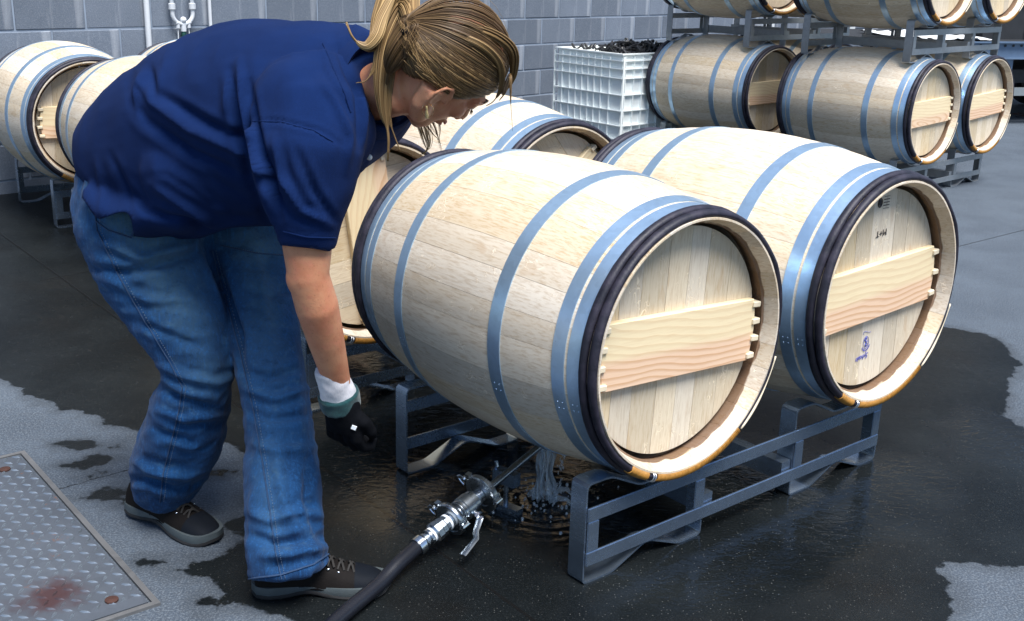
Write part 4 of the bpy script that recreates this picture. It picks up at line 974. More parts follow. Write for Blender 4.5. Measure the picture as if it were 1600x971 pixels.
# --- cloth materials
def mat_cloth(name, c1, c2, fade=None, wv=900, sc=6, seamy=0.0, rough=.9, sheen=.25):
    g = N(name); o = g.obj(); n1 = g.noise(o, sc, 5, .6); n2 = g.noise(o, 70, 4, .7); n3 = g.noise(g.map(o, (1, 1, .22)), wv, 2, .8)
    c = g.mix(g.smooth(n1, .3, .7), c1, c2)
    if fade:
        a = g.n('Attribute'); a.attribute_name = 'fade'; c = g.mix(g.math('MULTIPLY', a.outputs['Fac'], g.math('ADD', .35, g.math('MULTIPLY', n2, .9))), c, fade)
        st_ = g.noise(g.map(o, (1, 1, .10)), 190, 5, .8); c = g.mix(g.math('MULTIPLY', g.smooth(st_, .48, .66), .42), c, tuple(min(1, q * 2.4) for q in c2))
        bl = g.noise(g.map(o, (1, 1, 1.8)), 26, 5, .7); c = g.mix(g.math('MULTIPLY', g.smooth(bl, .52, .74), .30), c, fade); c = g.mix(g.math('MULTIPLY', g.math('SUBTRACT', 1, g.smooth(bl, .28, .46)), .5), c, tuple(q * .45 for q in c1))
    c = g.mix(g.math('MULTIPLY', g.smooth(n3, .45, .65), .22), c, tuple(min(1, q * 2.0) for q in c2))
    return g.P(base=c, rough=rough, spec=.2, sheen=sheen, normal=g.bump(g.math('ADD', n3, g.math('MULTIPLY', n2, .8)), .35, .0016))
M_SHIRT = mat_cloth('blue_jersey', (.0016, .0105, .052), (.0026, .0155, .074), wv=1200, sc=4, sheen=0, rough=1.0)
M_DENIM = mat_cloth('denim', (.003, .024, .076), (.008, .048, .135), fade=(.085, .165, .220), wv=700, sc=8, sheen=.05)
M_STITCH = mat_plain('denim_seam', (.020, .05, .115), .85, 0, .4, 200, .3)
M_HEM = mat_cloth('denim_hem', (.014, .055, .155), (.022, .080, .200), fade=(.10, .20, .30))

# --- jeans
def LEG(rows):
    P, R = [], []
    for x0, x1, y, Y, dr in rows:
        a, c_ = at(x0, y, Y), at(x1, y, Y); P.append((a + c_) / 2); R.append(((a - c_).length / 2 * dr, (a - c_).length / 2))
    return P, R
j = MB()
legR = [(113, 262, 255, 2.44, .8), (110, 290, 300, 2.43, .85), (118, 312, 350, 2.42, .9), (143, 326, 400, 2.40, .9), (178, 340, 450, 2.38, .9), (212, 354, 500, 2.36, .92), (243, 366, 550, 2.34, .95), (254, 370, 595, 2.33, 1), (238, 362, 640, 2.35, 1), (217, 345, 690, 2.38, 1), (200, 326, 735, 2.405, 1), (202, 310, 768, 2.42, 1.0)]
legL = [(240, 440, 300, 2.54, .9), (290, 448, 345, 2.53, .9), (316, 455, 385, 2.51, .9), (330, 460, 430, 2.47, .9), (345, 468, 480, 2.42, .9), (360, 476, 540, 2.36, .95), (371, 480, 590, 2.31, 1), (379, 492, 645, 2.27, 1), (381, 503, 720, 2.21, 1), (381, 512, 800, 2.15, 1), (379, 514, 850, 2.12, 1), (383, 520, 893, 2.10, 1.05)]
PR, RR = LEG(legR); PL, RL = LEG(legL)
def tubeh(mb, P, R, n=36):
    "loft with level rings: radius along the view (depth) and across"
    o_ = len(mb.v); k = len(P)
    for i, (p, (rd, rw_)) in enumerate(zip(P, R)):
        t = (P[min(i + 1, k - 1)] - P[max(i - 1, 0)]).normalized(); s_ = RX - t * RX.dot(t); s_.normalize(); f_ = t.cross(s_).normalized(); rw2 = rw_ * .905
        for q in range(n):
            an = 2 * math.pi * q / n; mb.v.append(tuple(p + s_ * (rw2 * math.cos(an)) / max(.8, abs(s_.x)) + f_ * (rd * math.sin(an))))
    for i in range(k - 1):
        for q in range(n): mb.f.append((o_ + i * n + q, o_ + i * n + (q + 1) % n, o_ + (i + 1) * n + (q + 1) % n, o_ + (i + 1) * n + q)); mb.m.append(0)
    mb.f += [tuple(o_ + q for q in range(n)), tuple(o_ + (k - 1) * n + q for q in range(n))]; mb.m += [0, 0]
tubeh(j, PR, RR); tubeh(j, PL, RL)
j.ball(at(222, 268, 2.49), (.11, .15, .11)); j.ball(at(195, 300, 2.46), (.085, .15, .11)); j.ball(at(190, 290, 2.40), (.075, .09, .10))
me = remesh(j, .0065, 'jeans', M_DENIM, 5)
V, Nn = getv(me)
for amp, sc, sd in ((.010, (7, 7, 5), 1), (.0055, (16, 16, 13), 2)): V = wrinkle(V, Nn, sc, amp, sd); V, Nn = recompute(me, V)
V = wrinkle(V, Nn, (20, 20, 27), .0030, 5, True); V, Nn = recompute(me, V)
JF = [([(130, 420), (200, 428), (300, 400), (322, 385)], 9, -.010), ([(150, 375), (220, 405), (310, 380)], 8, .008), ([(318, 380), (345, 440), (372, 520), (376, 580)], 9, -.016),
      ([(170, 440), (230, 470), (300, 470)], 8, .006), ([(205, 500), (250, 520), (320, 545)], 8, -.006), ([(245, 570), (290, 590), (340, 600), (368, 590)], 8, .008), ([(240, 600), (280, 625), (340, 640)], 8, -.009), ([(236, 640), (290, 655), (350, 650)], 8, .008), ([(225, 665), (260, 680), (320, 700)], 9, -.007),
      ([(205, 720), (235, 735), (290, 745), (322, 735)], 9, .010), ([(200, 750), (230, 752), (280, 768)], 7, -.010), ([(260, 690), (300, 700), (345, 680)], 7, .005),
      ([(380, 580), (420, 592), (478, 575)], 8, -.009), ([(378, 605), (430, 625), (490, 605)], 9, .010), ([(380, 640), (420, 655), (480, 650), (495, 640)], 8, -.008), ([(375, 450), (420, 462), (465, 450)], 8, -.004), ([(385, 690), (430, 705), (500, 700)], 9, .006),
      ([(385, 800), (420, 815), (470, 800), (512, 810)], 10, .009), ([(382, 835), (430, 850), (500, 838)], 9, -.010), ([(400, 870), (450, 868), (515, 855)], 9, .010), ([(455, 500), (462, 600), (470, 700)], 12, .006), ([(430, 700), (440, 780), (470, 850)], 10, .007), ([(480, 720), (478, 780), (500, 850)], 9, -.007), ([(400, 400), (410, 450), (420, 540)], 9, .005)]
for pl, wd, am in JF: V = fold(V, Nn, pl, wd * .85, am * 1.35, .5)
V, Nn = recompute(me, V)
V = wrinkle(V, Nn, (40, 40, 60), .0016, 15)
V, Nn = recompute(me, V)
# trim the leg ends to slanting hems, open at the bottom
def cut(me, co, no, rng):
    bm = bmesh.new(); bm.from_mesh(me); dl = [f for f in bm.faces if rng(f.calc_center_median()) and (f.calc_center_median() - co).dot(no) > 0]; bmesh.ops.delete(bm, geom=dl, context='FACES'); tidy(bm); bm.to_mesh(me); bm.free()
hemR = [at(200, 752, 2.42), at(245, 795, 2.36), at(304, 765, 2.42)]
nR = (hemR[1] - hemR[0]).cross(hemR[2] - hemR[0]).normalized(); nR = nR if nR.z < 0 else -nR
hemL = [at(383, 928, 2.10), at(436, 920, 2.04), at(522, 876, 2.10)]; nL = (hemL[1] - hemL[0]).cross(hemL[2] - hemL[0]).normalized(); nL = nL if nL.z < 0 else -nL
x, y = pxd(V); fa = np.zeros(len(V))
def blobf(cx, cy, sx, sy, a, amt): 
    dx, dy = x - cx, y - cy; ca, sa = math.cos(a), math.sin(a); u_, v_ = dx * ca + dy * sa, -dx * sa + dy * ca; return amt * np.exp(-(u_ / sx) ** 2 - (v_ / sy) ** 2)
fa += blobf(260, 430, 120, 42, 1.05, .75) + blobf(200, 345, 45, 28, .3, .65) + blobf(410, 460, 120, 34, 1.4, .55) + blobf(330, 590, 45, 30, 0, .4) + blobf(415, 385, 60, 22, .1, .4) + blobf(420, 760, 110, 26, 1.5, .25)
att = me.attributes.new('fade', 'FLOAT', 'POINT'); att.data.foreach_set('value', np.clip(fa, 0, 1).astype(np.float32))
midx = (PR[-1].x + PL[-1].x) / 2
cut(me, hemR[0], nR, lambda c_: c_.x < at(345, 770, 2.4).x and c_.z < .25); cut(me, hemL[0], nL, lambda c_: c_.x > at(350, 900, 2.1).x and c_.z < .25)
me.materials.append(M_DENIM)
jeans = link('jeans', me, person)
bvh = BVHTree.FromPolygons([v.co.copy() for v in me.vertices], [tuple(p_.vertices) for p_ in me.polygons])
def onto(tree, px, off=.0012):
    out = []
    for x_, y_ in px:
        r_ = ray(x_, y_).normalized(); h_ = tree.ray_cast(CAM, r_)
        if h_[0] is not None: out.append(h_[0] + h_[1] * off * (1 if h_[1].dot(r_) < 0 else -1))
    return out
def dens(px, n=8):
    out = []
    for a, b_ in zip(px, px[1:]):
        for k in range(n): out.append((a[0] + (b_[0] - a[0]) * k / n, a[1] + (b_[1] - a[1]) * k / n))
    return out + [px[-1]]
seams = [[(146, 300), (152, 360), (185, 430), (225, 500), (262, 560), (285, 605), (280, 640), (268, 690), (255, 740), (250, 785)], [(332, 392), (350, 460), (375, 550), (396, 640), (410, 720), (422, 800), (430, 860), (440, 905)],
         [(344, 384), (400, 396), (452, 400)], [(150, 345), (170, 360), (205, 372), (215, 340)]]
for sm in seams:
    pts = onto(bvh, dens(sm, 10), .0010)
    if len(pts) > 3: MB().tube(pts, [(.0014, .0026)] * len(pts), 6).build('seam', M_STITCH, jeans)
    mb = MB(); pts2 = onto(bvh, dens([(a + 6, b_) for a, b_ in sm], 34), .0016)
    for a, b_ in list(zip(pts2, pts2[1:]))[::2]:
        if (b_ - a).length < .02: mb.tube([a, a + (b_ - a) * .8], .0007, 4)
    if mb.v: tag(mb.build('stitching', mat_plain('thread', (.10, .14, .20), .8), jeans), kind='stuff')
for hm, x0, x1, yy in (([(384, 905), (440, 898), (490, 882), (518, 862)], 0, 0, 0),):
    pts = onto(bvh, dens(hm, 10), .0010); MB().tube(pts, [(.0018, .0030)] * len(pts), 6).build('hem_seam', M_STITCH, jeans)
# frayed threads at the front leg's heel
mb = MB(); rr = random.Random(4)
for k in range(90):
    xx = rr.uniform(384, 440); pts = onto(bvh, [(xx, 918 - (xx - 384) * .12)], .001)
    if pts: p_ = pts[0]; d_ = Vector((rr.uniform(-.6, .6), rr.uniform(-.3, .1), -1)).normalized(); mb.tube([p_, p_ + d_ * .008, p_ + d_ * .014 + Vector((rr.uniform(-.004, .004), 0, 0))], [.0006, .0006, .0003], 4)
tag(mb.build('frayed_threads', mat_plain('pale_thread', (.55, .60, .66), .9), jeans), kind='stuff')

# --- shirt
sh = MB()
def sect(px, yt, yb, Y, side):
    a, c_ = at(px, yt, Y), at(px, yb, Y); return (a + c_) / 2, ((a - c_).length / 2, side)
S = [sect(152, 205, 285, 2.50, .075), sect(170, 164, 322, 2.49, .115), sect(200, 134, 348, 2.47, .140), sect(236, 111, 365, 2.44, .155), sect(278, 87, 372, 2.40, .163), (sect(318, 63, 370, 2.36, .168)), sect(360, 42, 362, 2.31, .17), sect(410, 28, 345, 2.27, .178), sect(455, 26, 318, 2.24, .185), sect(500, 28, 285, 2.21, .19), sect(540, 36, 262, 2.175, .17), sect(570, 50, 245, 2.14, .135), sect(592, 84, 222, 2.11, .092)]
sh.tube([p_ for p_, r_ in S], [r_ for p_, r_ in S], 40, up=(0, 0, 1))
# right sleeve
sh.tube([at(488, 120, 2.10), at(488, 175, 2.03), at(482, 240, 1.995), at(478, 300, 1.985), at(480, 350, 1.985), at(480, 388, 1.99)], [(.07, .09), (.085, .107), (.083, .100), (.071, .083), (.058, .062), (.051, .051)], 30, up=(0, 1, 0))
sh.ball(at(478, 165, 2.05), (.10, .09, .09)); sh.ball(at(515, 200, 2.05), (.085, .07, .09))
# left sleeve
sh.tube([at(545, 120, 2.30), ls, ls * .5 + le * .5, le * .9 + ls * .1], [.09, .085, .068, .055], 24)
# front of the shirt hanging: belly and chest
sh.ball(at(340, 260, 2.30), (.16, .16, .125)); sh.ball(at(520, 215, 2.16), (.09, .12, .085))
sh.tube([at(185, 300, 2.43), at(255, 320, 2.40), at(330, 318, 2.36), at(420, 300, 2.30)], [(.06, .15), (.065, .17), (.055, .17), (.05, .16)], 24, up=(0, 0, 1))
me = remesh(sh, .0065, 'shirt', M_SHIRT, 7)
V, Nn = getv(me)
V = wrinkle(V, Nn, (5, 5, 4), .006, 11); V, Nn = recompute(me, V)
V = wrinkle(V, Nn, (13, 10, 9), .0028, 12, True); V, Nn = recompute(me, V)
V = wrinkle(V, Nn, (30, 22, 17), .0012, 13); V, Nn = recompute(me, V)
SF = [([(215, 120), (235, 160), (300, 205), (380, 240), (440, 290)], 13, .013), ([(212, 165), (228, 190), (300, 240), (380, 275)], 12, -.013), ([(255, 150), (330, 195), (400, 225)], 10, -.008), ([(222, 110), (212, 140), (215, 175)], 9, .010), ([(235, 105), (240, 150)], 8, -.008),
      ([(372, 95), (378, 150), (390, 200), (405, 270), (430, 360)], 10, .016), ([(388, 130), (398, 190), (412, 260), (438, 340)], 9, -.014), ([(358, 110), (364, 160), (376, 220), (390, 290)], 9, -.012), ([(355, 120), (350, 180)], 9, .006),
      ([(425, 215), (440, 280), (470, 330), (515, 352)], 10, .012), ([(420, 240), (430, 300), (455, 345)], 8, -.010), ([(460, 230), (490, 300), (522, 345)], 9, -.009), ([(500, 120), (525, 160), (548, 215), (540, 270)], 9, .008), ([(520, 60), (540, 110), (560, 150), (562, 230)], 9, -.010), ([(505, 70), (512, 110), (545, 165)], 8, .006),
      ([(390, 188), (440, 190), (500, 205), (540, 230)], 5, -.004), ([(205, 300), (230, 330), (280, 345), (330, 360)], 9, -.012), ([(235, 290), (290, 325), (330, 350), (420, 352)], 9, .012), ([(230, 275), (260, 275), (300, 300), (340, 335)], 8, -.003), ([(150, 250), (160, 300), (155, 340)], 9, .006), ([(170, 240), (200, 300), (206, 330)], 8, -.006), ([(300, 250), (350, 290), (400, 320)], 12, -.003), ([(560, 130), (570, 180), (566, 230)], 7, .008), ([(545, 60), (556, 40), (574, 45)], 6, .008), ([(445, 352), (480, 366), (520, 362)], 4, -.003)]
for pl, wd, am in SF: V = fold(V, Nn, pl, wd * .70, am * .95, .8)
V, Nn = recompute(me, V)
# hems: open at the waist, the sleeves and the neck
def cutm(me, tests):
    bm = bmesh.new(); bm.from_mesh(me); bm.faces.ensure_lookup_table(); C_ = np.array([tuple(f.calc_center_median()) for f in bm.faces]); x_, y_ = pxd(C_)
    msk = np.zeros(len(C_), bool)
    for t in tests: msk |= t(x_, y_, C_)
    bmesh.ops.delete(bm, geom=[f for f, k in zip(bm.faces, msk) if k], context='FACES'); tidy(bm); bm.to_mesh(me); bm.free()
def hemline(x_): return np.interp(x_, [90, 107, 130, 152, 190, 202, 210, 225, 300, 315, 360, 460], [262, 276, 312, 345, 329, 331, 370, 377, 377, 372, 356, 352])
cutm(me, [lambda x_, y_, c_: (x_ < 462) & (y_ > hemline(x_)) & (c_[:, 1] > 2.10), lambda x_, y_, c_: (y_ > 384 + (x_ - 440) * .12) & (c_[:, 1] < 2.12) & (x_ > 400) & (x_ < 560)])
shirt = link('shirt', me, person)
sol = shirt.modifiers.new('thickness', 'SOLIDIFY'); sol.thickness = .0022; sol.offset = -1
sb = BVHTree.FromPolygons([v.co.copy() for v in me.vertices], [tuple(p_.vertices) for p_ in me.polygons])
M_SHIRT2 = mat_cloth('blue_rib', (.0016, .0105, .052), (.0026, .0155, .074), wv=1500, sc=4, sheen=0, rough=1.0)
for sm, w_ in (([(505, 68), (520, 105), (540, 150), (548, 175)], .0016), ([(395, 190), (440, 191), (490, 204), (520, 222)], .0014), ([(443, 362), (480, 371), (524, 372)], .0014)):
    pts = onto(sb, dens(sm, 10), .0006)
    if len(pts) > 3: MB().tube(pts, w_, 6).build('seam', M_SHIRT2, shirt)
# collar: a folded band round the neck, and the placket buttons
cc = at(592, 134, 2.105); cn = (neck1 - neck0).normalized(); ca = Vector((0, 1, 0)); ca = (ca - cn * ca.dot(cn)).normalized(); cb = cn.cross(ca)
col_ = MB(); n = 40
for k in range(n + 1):
    t = 2 * math.pi * k / n; e_ = ca * math.cos(t) + cb * math.sin(t); w_ = .004 * math.sin(3 * t)
    for rr_, hh in ((.074, .014), (.079, .020), (.086, .012), (.097 + w_, -.022), (.092 + w_, -.026), (.080, .004)): col_.v.append(tuple(cc + e_ * rr_ + cn * hh))
for k in range(n):
    for q in range(6): col_.f.append((k * 6 + q, (k + 1) * 6 + q, (k + 1) * 6 + (q + 1) % 6, k * 6 + (q + 1) % 6)); col_.m.append(0)
col_.build('collar', M_SHIRT2, shirt)
for q in ((577, 246),):
    MB().ball(at(*q, 2.08), (.0058, .004, .0058), None, 14, 8).build('button', mat_plain('pearl', (.8, .8, .8), .3), shirt)

# --- glove on the right hand: knit cuff, rib, palm and fingers
M_GLOVE = mat_plain('black_glove', (.003, .0035, .005), .85, 0, .4, 60, .4, .08); M_CUFF = mat_cloth('grey_knit', (.55, .53, .55), (.68, .66, .68), wv=500, rough=.95); M_TEAL = mat_cloth('teal_rib', (.006, .034, .038), (.010, .052, .055), wv=500)
cf = MB(); cfp = [at(516, 575, 2.065), at(520, 591, 2.070), at(525, 606, 2.078), at(529, 619, 2.085)]; cf.tube(cfp, [(.031, .0325), (.031, .0325), (.032, .035), (.034, .038)], 26, up=(0, 1, 0)); me = remesh(cf, .0035, 'knit_cuff', M_CUFF, 2); V, Nn = getv(me); V = wrinkle(V, Nn, (60, 60, 60), .0022, 3); V = wrinkle(V, Nn, (25, 25, 25), .004, 4); setv(me, V); link('knit_cuff', me, person)
gl = MB().tube([at(528, 614, 2.083), at(531, 625, 2.088), at(533, 636, 2.092)], [(.040, .042), (.039, .042), (.040, .041)], 26, up=(0, 1, 0)); me = remesh(gl, .0035, 'glove_rib', M_TEAL, 2); V, Nn = getv(me); V = wrinkle(V, Nn, (50, 50, 50), .003, 6); setv(me, V); link('glove_rib', me, person)
gd = (at(545, 712, 2.095) - at(535, 636, 2.088)).normalized(); gw = at(533, 622, 2.088); gs = Vector((.75, -.55, .15)); gs = (gs - gd * gs.dot(gd)).normalized(); gu = gd.cross(gs).normalized()   # gs: across the knuckles, gu: palm normal
if gu.y > 0: gu = -gu         # gu points at the viewer: back of the hand
g2 = MB(); g2.tube([gw, gw + gd * .022, gw + gd * .050, gw + gd * .074], [(.033, .038), (.031, .043), (.027, .048), (.021, .046)], 22, up=tuple(gu))
for o_, L in ((-.036, .058), (-.013, .068), (.011, .074), (.034, .068)):
    q = gw + gd * .066 + gs * o_; g2.tube([q - gd * .015, q + gd * .020 + gu * .003, q + gd * L * .62 - gu * .012, q + gd * L * .74 - gu * .032, q + gd * L * .50 - gu * .046], [.0130, .0122, .0112, .0105, .0085], 12)
q = gw + gd * .025 + gs * .034; g2.tube([q - gs * .01, q + gd * .022 + gs * .014 - gu * .008, q + gd * .048 + gs * .016 - gu * .022, q + gd * .066 + gs * .008 - gu * .032], [.0165, .0145, .0125, .0095], 12)
me = remesh(g2, .0032, 'glove', M_GLOVE, 3); V, Nn = getv(me); V = wrinkle(V, Nn, (45, 45, 45), .0016, 8); setv(me, V); glove = link('glove', me, person)
gb = BVHTree.FromPolygons([v.co.copy() for v in me.vertices], [tuple(p_.vertices) for p_ in me.polygons]); pt = onto(gb, [(553, 668)], .001)
if pt: MB().box((0, 0, 0), (.010, .004, .008), Matrix.Translation(pt[0]) @ Matrix.Rotation(.4, 4, 'Y')).build('snap_badge', mat_plain('badge', (.75, .78, .80), .3), glove, False)

# --- shoes
M_SHOE = mat_plain('shoe_leather', (.008, .0065, .006), .75, 0, .6, 16, .3, .12, bsc=120); M_TOE = mat_plain('toe_rubber', (.005, .007, .011), .7, 0, .3, 30, .1, .12); M_SOLE = mat_plain('shoe_sole', (.06, .075, .08), .6, 0, .25, 40, .2); M_OUT = mat_plain('outsole', (.012, .012, .013), .8); M_LACE = mat_plain('laces', (.02, .018, .016), .8, 0, .4, 80)
def shoe(M, lift=0.0, L=.285):
    # local x: heel to toe, y left, z up
    prof = [(0.0, .026, .070), (.02, .033, .088), (.06, .036, .098), (.10, .036, .095), (.14, .041, .078), (.18, .047, .062), (.215, .049, .053), (.245, .044, .046), (.27, .032, .036), (.284, .015, .024)]
    up_ = MB(); n = 24; bend = lambda x_: .0 
    for x_, hw, hh in prof:
        yc = .006 * math.sin(x_ / .285 * math.pi)
        for k in range(n):
            an = 2 * math.pi * k / n; cy, cz = math.cos(an), math.sin(an); z = .018 + (hh - .018) * (max(0, cz) ** .75) if cz > 0 else .018
            wdt = hw * (abs(cy) ** .7) * (1 if cy > 0 else -1) * (1 - .28 * max(0, cz) * min(1, hh / .07)); up_.v.append((x_, yc + wdt, z))
    k_ = len(prof)
    for i in range(k_ - 1):
        for q in range(n): up_.f.append((i * n + q, i * n + (q + 1) % n, (i + 1) * n + (q + 1) % n, (i + 1) * n + q)); up_.m.append(0 if i < 6 else 1)
    up_.f += [tuple(range(n)), tuple((k_ - 1) * n + q for q in range(n))]; up_.m += [0, 1]
    ob = up_.build('shoe', [M_SHOE, M_TOE], person, True, 180); ob.matrix_local = M
    md = ob.modifiers.new('smooth', 'SUBSURF'); md.levels = md.render_levels = 1
    out = [(-.006, 0)]; xs = np.linspace(-.006, .292, 24)
    def hwf(x_): return np.interp(x_, [-.006, .004, .03, .09, .14, .19, .225, .26, .28, .292], [.004, .026, .0375, .036, .039, .050, .0515, .044, .028, .004])
    def arch(x_): return .010 * math.exp(-((x_ - .115) / .035) ** 2)
    for nm, z0, z1, mt, ex in (('midsole', .008, .026, M_SOLE, .0), ('outsole', 0.0, .008, M_OUT, .001)):
        s_ = MB(); rim = [(x_, hwf(x_) + ex) for x_ in xs]; loop = [(x_, .006 * math.sin(max(0, x_) / .285 * math.pi) + h_) for x_, h_ in rim] + [(x_, .006 * math.sin(max(0, x_) / .285 * math.pi) - h_) for x_, h_ in rim[::-1]]; q = len(loop)
        def zz_(x_, z): return z + (arch(x_) if z < .02 else 0) + .012 * max(0, (x_ - .25) / .04) ** 2 * (1 if z < .02 else .7)
        s_.v = [(x_, y_, zz_(x_, z0)) for x_, y_ in loop] + [(x_, y_ * 1.03, zz_(x_, (z0 + z1) / 2)) for x_, y_ in loop] + [(x_, y_ * .985, zz_(x_, z1)) for x_, y_ in loop]
        s_.f = [(k, (k + 1) % q, q + (k + 1) % q, q + k) for k in range(q)] + [(q + k, q + (k + 1) % q, 2 * q + (k + 1) % q, 2 * q + k) for k in range(q)]
        h2 = len(xs)
        for b0 in (0, 2 * q): s_.f += [(b0 + k, b0 + k + 1, b0 + q - 2 - k, b0 + q - 1 - k) for k in range(h2 - 1)]
        s_.m = [0] * len(s_.f); s_.build(nm, mt, ob, True, 40)
    la = MB(); ey = MB()
    for k in range(5):
        x_ = .115 + k * .021; zt_ = np.interp(x_, [.10, .14, .18, .215], [.095, .078, .062, .053]) + .004; hw = .021 - k * .001
        la.tube([(x_, -hw, zt_ - .008), (x_ + .004, -hw * .4, zt_ + .001), (x_ + .010, hw * .4, zt_), (x_ + .014, hw, zt_ - .011)], .0026, 6).tube([(x_, hw, zt_ - .008), (x_ + .004, hw * .4, zt_ + .002), (x_ + .010, -hw * .4, zt_), (x_ + .014, -hw, zt_ - .011)], .0026, 6)
        for sg in (1, -1):
            e = MB().ball((x_ + .002, sg * (hw + .009) + .006, zt_ - .014), (.0034, .0026, .0034), None, 8, 6).build('eyelet', M_CHROME, ob)
    la.tube([(.112, 0, .098), (.100, .018, .106), (.106, .03, .098), (.114, .006, .099)], .0026, 6).tube([(.112, 0, .098), (.100, -.02, .105), (.108, -.032, .096), (.114, -.006, .099)], .0026, 6)
    la.build('laces', M_LACE, ob)
    MB().tube([(.225 + .0 * k, .0, 0) for k in range(1)] * 2, .001, 4) if False else None
    return ob
def foot_M(heel, toe, roll=0, pitch=0):
    d_ = (toe - heel); d_.z = 0; an = math.atan2(d_.y, d_.x); return Matrix.Translation(heel) @ Matrix.Rotation(an, 4, 'Z') @ Matrix.Rotation(pitch, 4, 'Y') @ Matrix.Rotation(roll, 4, 'X')
hL = gp(393, 936); tL = gp(592, 931); shoe(foot_M(Vector((hL.x, hL.y + .03, .0)), Vector((tL.x, tL.y + .03, 0))))
hR = gp(205, 803) ; tR = gp(328, 838); shoe(foot_M(Vector((-.915, 2.46, .012)), Vector((-.70, 2.33, .0)), 0, .05))

# --- hair
g = N('hair'); a = g.n('Attribute'); a.attribute_name = 'tone'; o = g.obj()
c = g.ramp(a.outputs['Fac'], [(0, (.050, .028, .013)), (.35, (.105, .060, .026)), (.7, (.27, .165, .066)), (1, (.56, .38, .17))])
M_HAIR = g.P(base=c, rough=.46, spec=.4)
class HB(MB):
    def __init__(s): super().__init__(); s.t = []
    def strand(s, pts, r, tone, n=4):
        k = len(s.v); s.tube(pts, r, n); s.t += [tone] * (len(s.v) - k)
    def done(s, name, par):
        me = s.mesh(name, M_HAIR, True, 180); at_ = me.attributes.new('tone', 'FLOAT', 'POINT'); at_.data.foreach_set('value', np.array(s.t, np.float32)); return link(name, me, par)
base_f, base_u = -.103, -.004                     # where the ponytail is tied
PT = H(base_f, base_u, 0)
rr = random.Random(21); HBm = HB()
CE = (-.012, .028); CRD = (.103, .0815, .0955)       # scalp ellipsoid for the combed hair
def scalp(f, u, r, k=1.0):
    d = Vector(((f - CE[0]) / CRD[0], r / CRD[1], (u - CE[1]) / CRD[2])); d.normalize(); return (CE[0] + d.x * CRD[0] * k, CE[1] + d.z * CRD[2] * k, d.y * CRD[1] * k)
# hairline seen from her right, mirrored on her left: (fwd, up, right)
line = [(.083, .072, .0), (.080, .066, .030), (.066, .050, .058), (.048, .028, .072), (.030, .004, .078), (.018, -.012, .080), (.000, -.010, .083), (-.025, -.018, .080), (-.045, -.046, .070), (-.056, -.082, .044), (-.056, -.092, .0)]
under = HB()
def hl(t, s):
    i = min(int(t), len(line) - 2); q = t - i; a_, b_ = line[i], line[i + 1]; return tuple(a_[k] * (1 - q) + b_[k] * q for k in range(2)) + ((a_[2] * (1 - q) + b_[2] * q) * s,)
def scalp_path(st, k, n=14, end=.0):
    a_ = Vector(((st[0] - CE[0]) / CRD[0], st[2] / CRD[1], (st[1] - CE[1]) / CRD[2])).normalized(); e_ = Vector(((base_f - CE[0]) / CRD[0], 0, (base_u - CE[1]) / CRD[2])).normalized(); out = []
    an = math.acos(max(-1, min(1, a_.dot(e_)))); an = max(an, .05)
    for i in range(n):
        t = i / (n - 1); d = (a_ * math.sin((1 - t) * an) + e_ * math.sin(t * an)) / math.sin(an); d.normalize(); kk = k * (1 + .028 * math.sin(math.pi * t)) + (.10 * max(0, t - .86) / .14)
        out.append(H(CE[0] + d.x * CRD[0] * kk, CE[1] + d.z * CRD[2] * kk, d.y * CRD[1] * kk))
    return out
for s in (1, -1):
    for i in range(2300 if s == 1 else 800):
        t = rr.uniform(0, len(line) - 1.001); st = hl(t, s); st = tuple(q + rr.gauss(0, .002) for q in st); dpt = rr.random()
        tn = .16 + .22 * rr.random() + .26 * max(0, math.sin(t * 9.1) * math.sin(t * 23 + s)) + .18 * rr.random() ** 2 + (.28 if rr.random() < .07 else 0)
        pts = scalp_path(st, .985 + .035 * dpt); w0 = rr.uniform(.0004, .0009)
        HBm.strand(pts, [w0 * .5] + [w0] * (len(pts) - 2) + [w0 * .7], min(1, tn))
# solid under-layer so that no scalp shows
cap = MB(); N1, N2 = 40, 12
rows_ = []
for i in range(N1 + 1):
    q = i / N1 * 2; s = 1 if q <= 1 else -1; t = (q if q <= 1 else 2 - q) * (len(line) - 1) * .9999; rows_.append(scalp_path(hl(t, s), .978, N2))
for r_ in rows_: cap.v += [tuple(p_) for p_ in r_]
for i in range(N1):
    for k in range(N2 - 1): cap.f.append((i * N2 + k, (i + 1) * N2 + k, (i + 1) * N2 + k + 1, i * N2 + k + 1)); cap.m.append(0)
cm_ = cap.mesh('hair', M_HAIR, True, 180); at_ = cm_.attributes.new('tone', 'FLOAT', 'POINT'); at_.data.foreach_set('value', np.full(len(cm_.vertices), .12, np.float32)); hair = link('hair', cm_, person)
tag(HBm.done('combed_hair', hair), kind='stuff')
MB().tube([PT + HR * (.020 * math.cos(t)) + HU * .020 * math.sin(t) - HF * .004 for t in [2 * math.pi * k / 16 for k in range(16)]], .007, 8, closed=True).build('hair_tie', M_GLOVE, person)
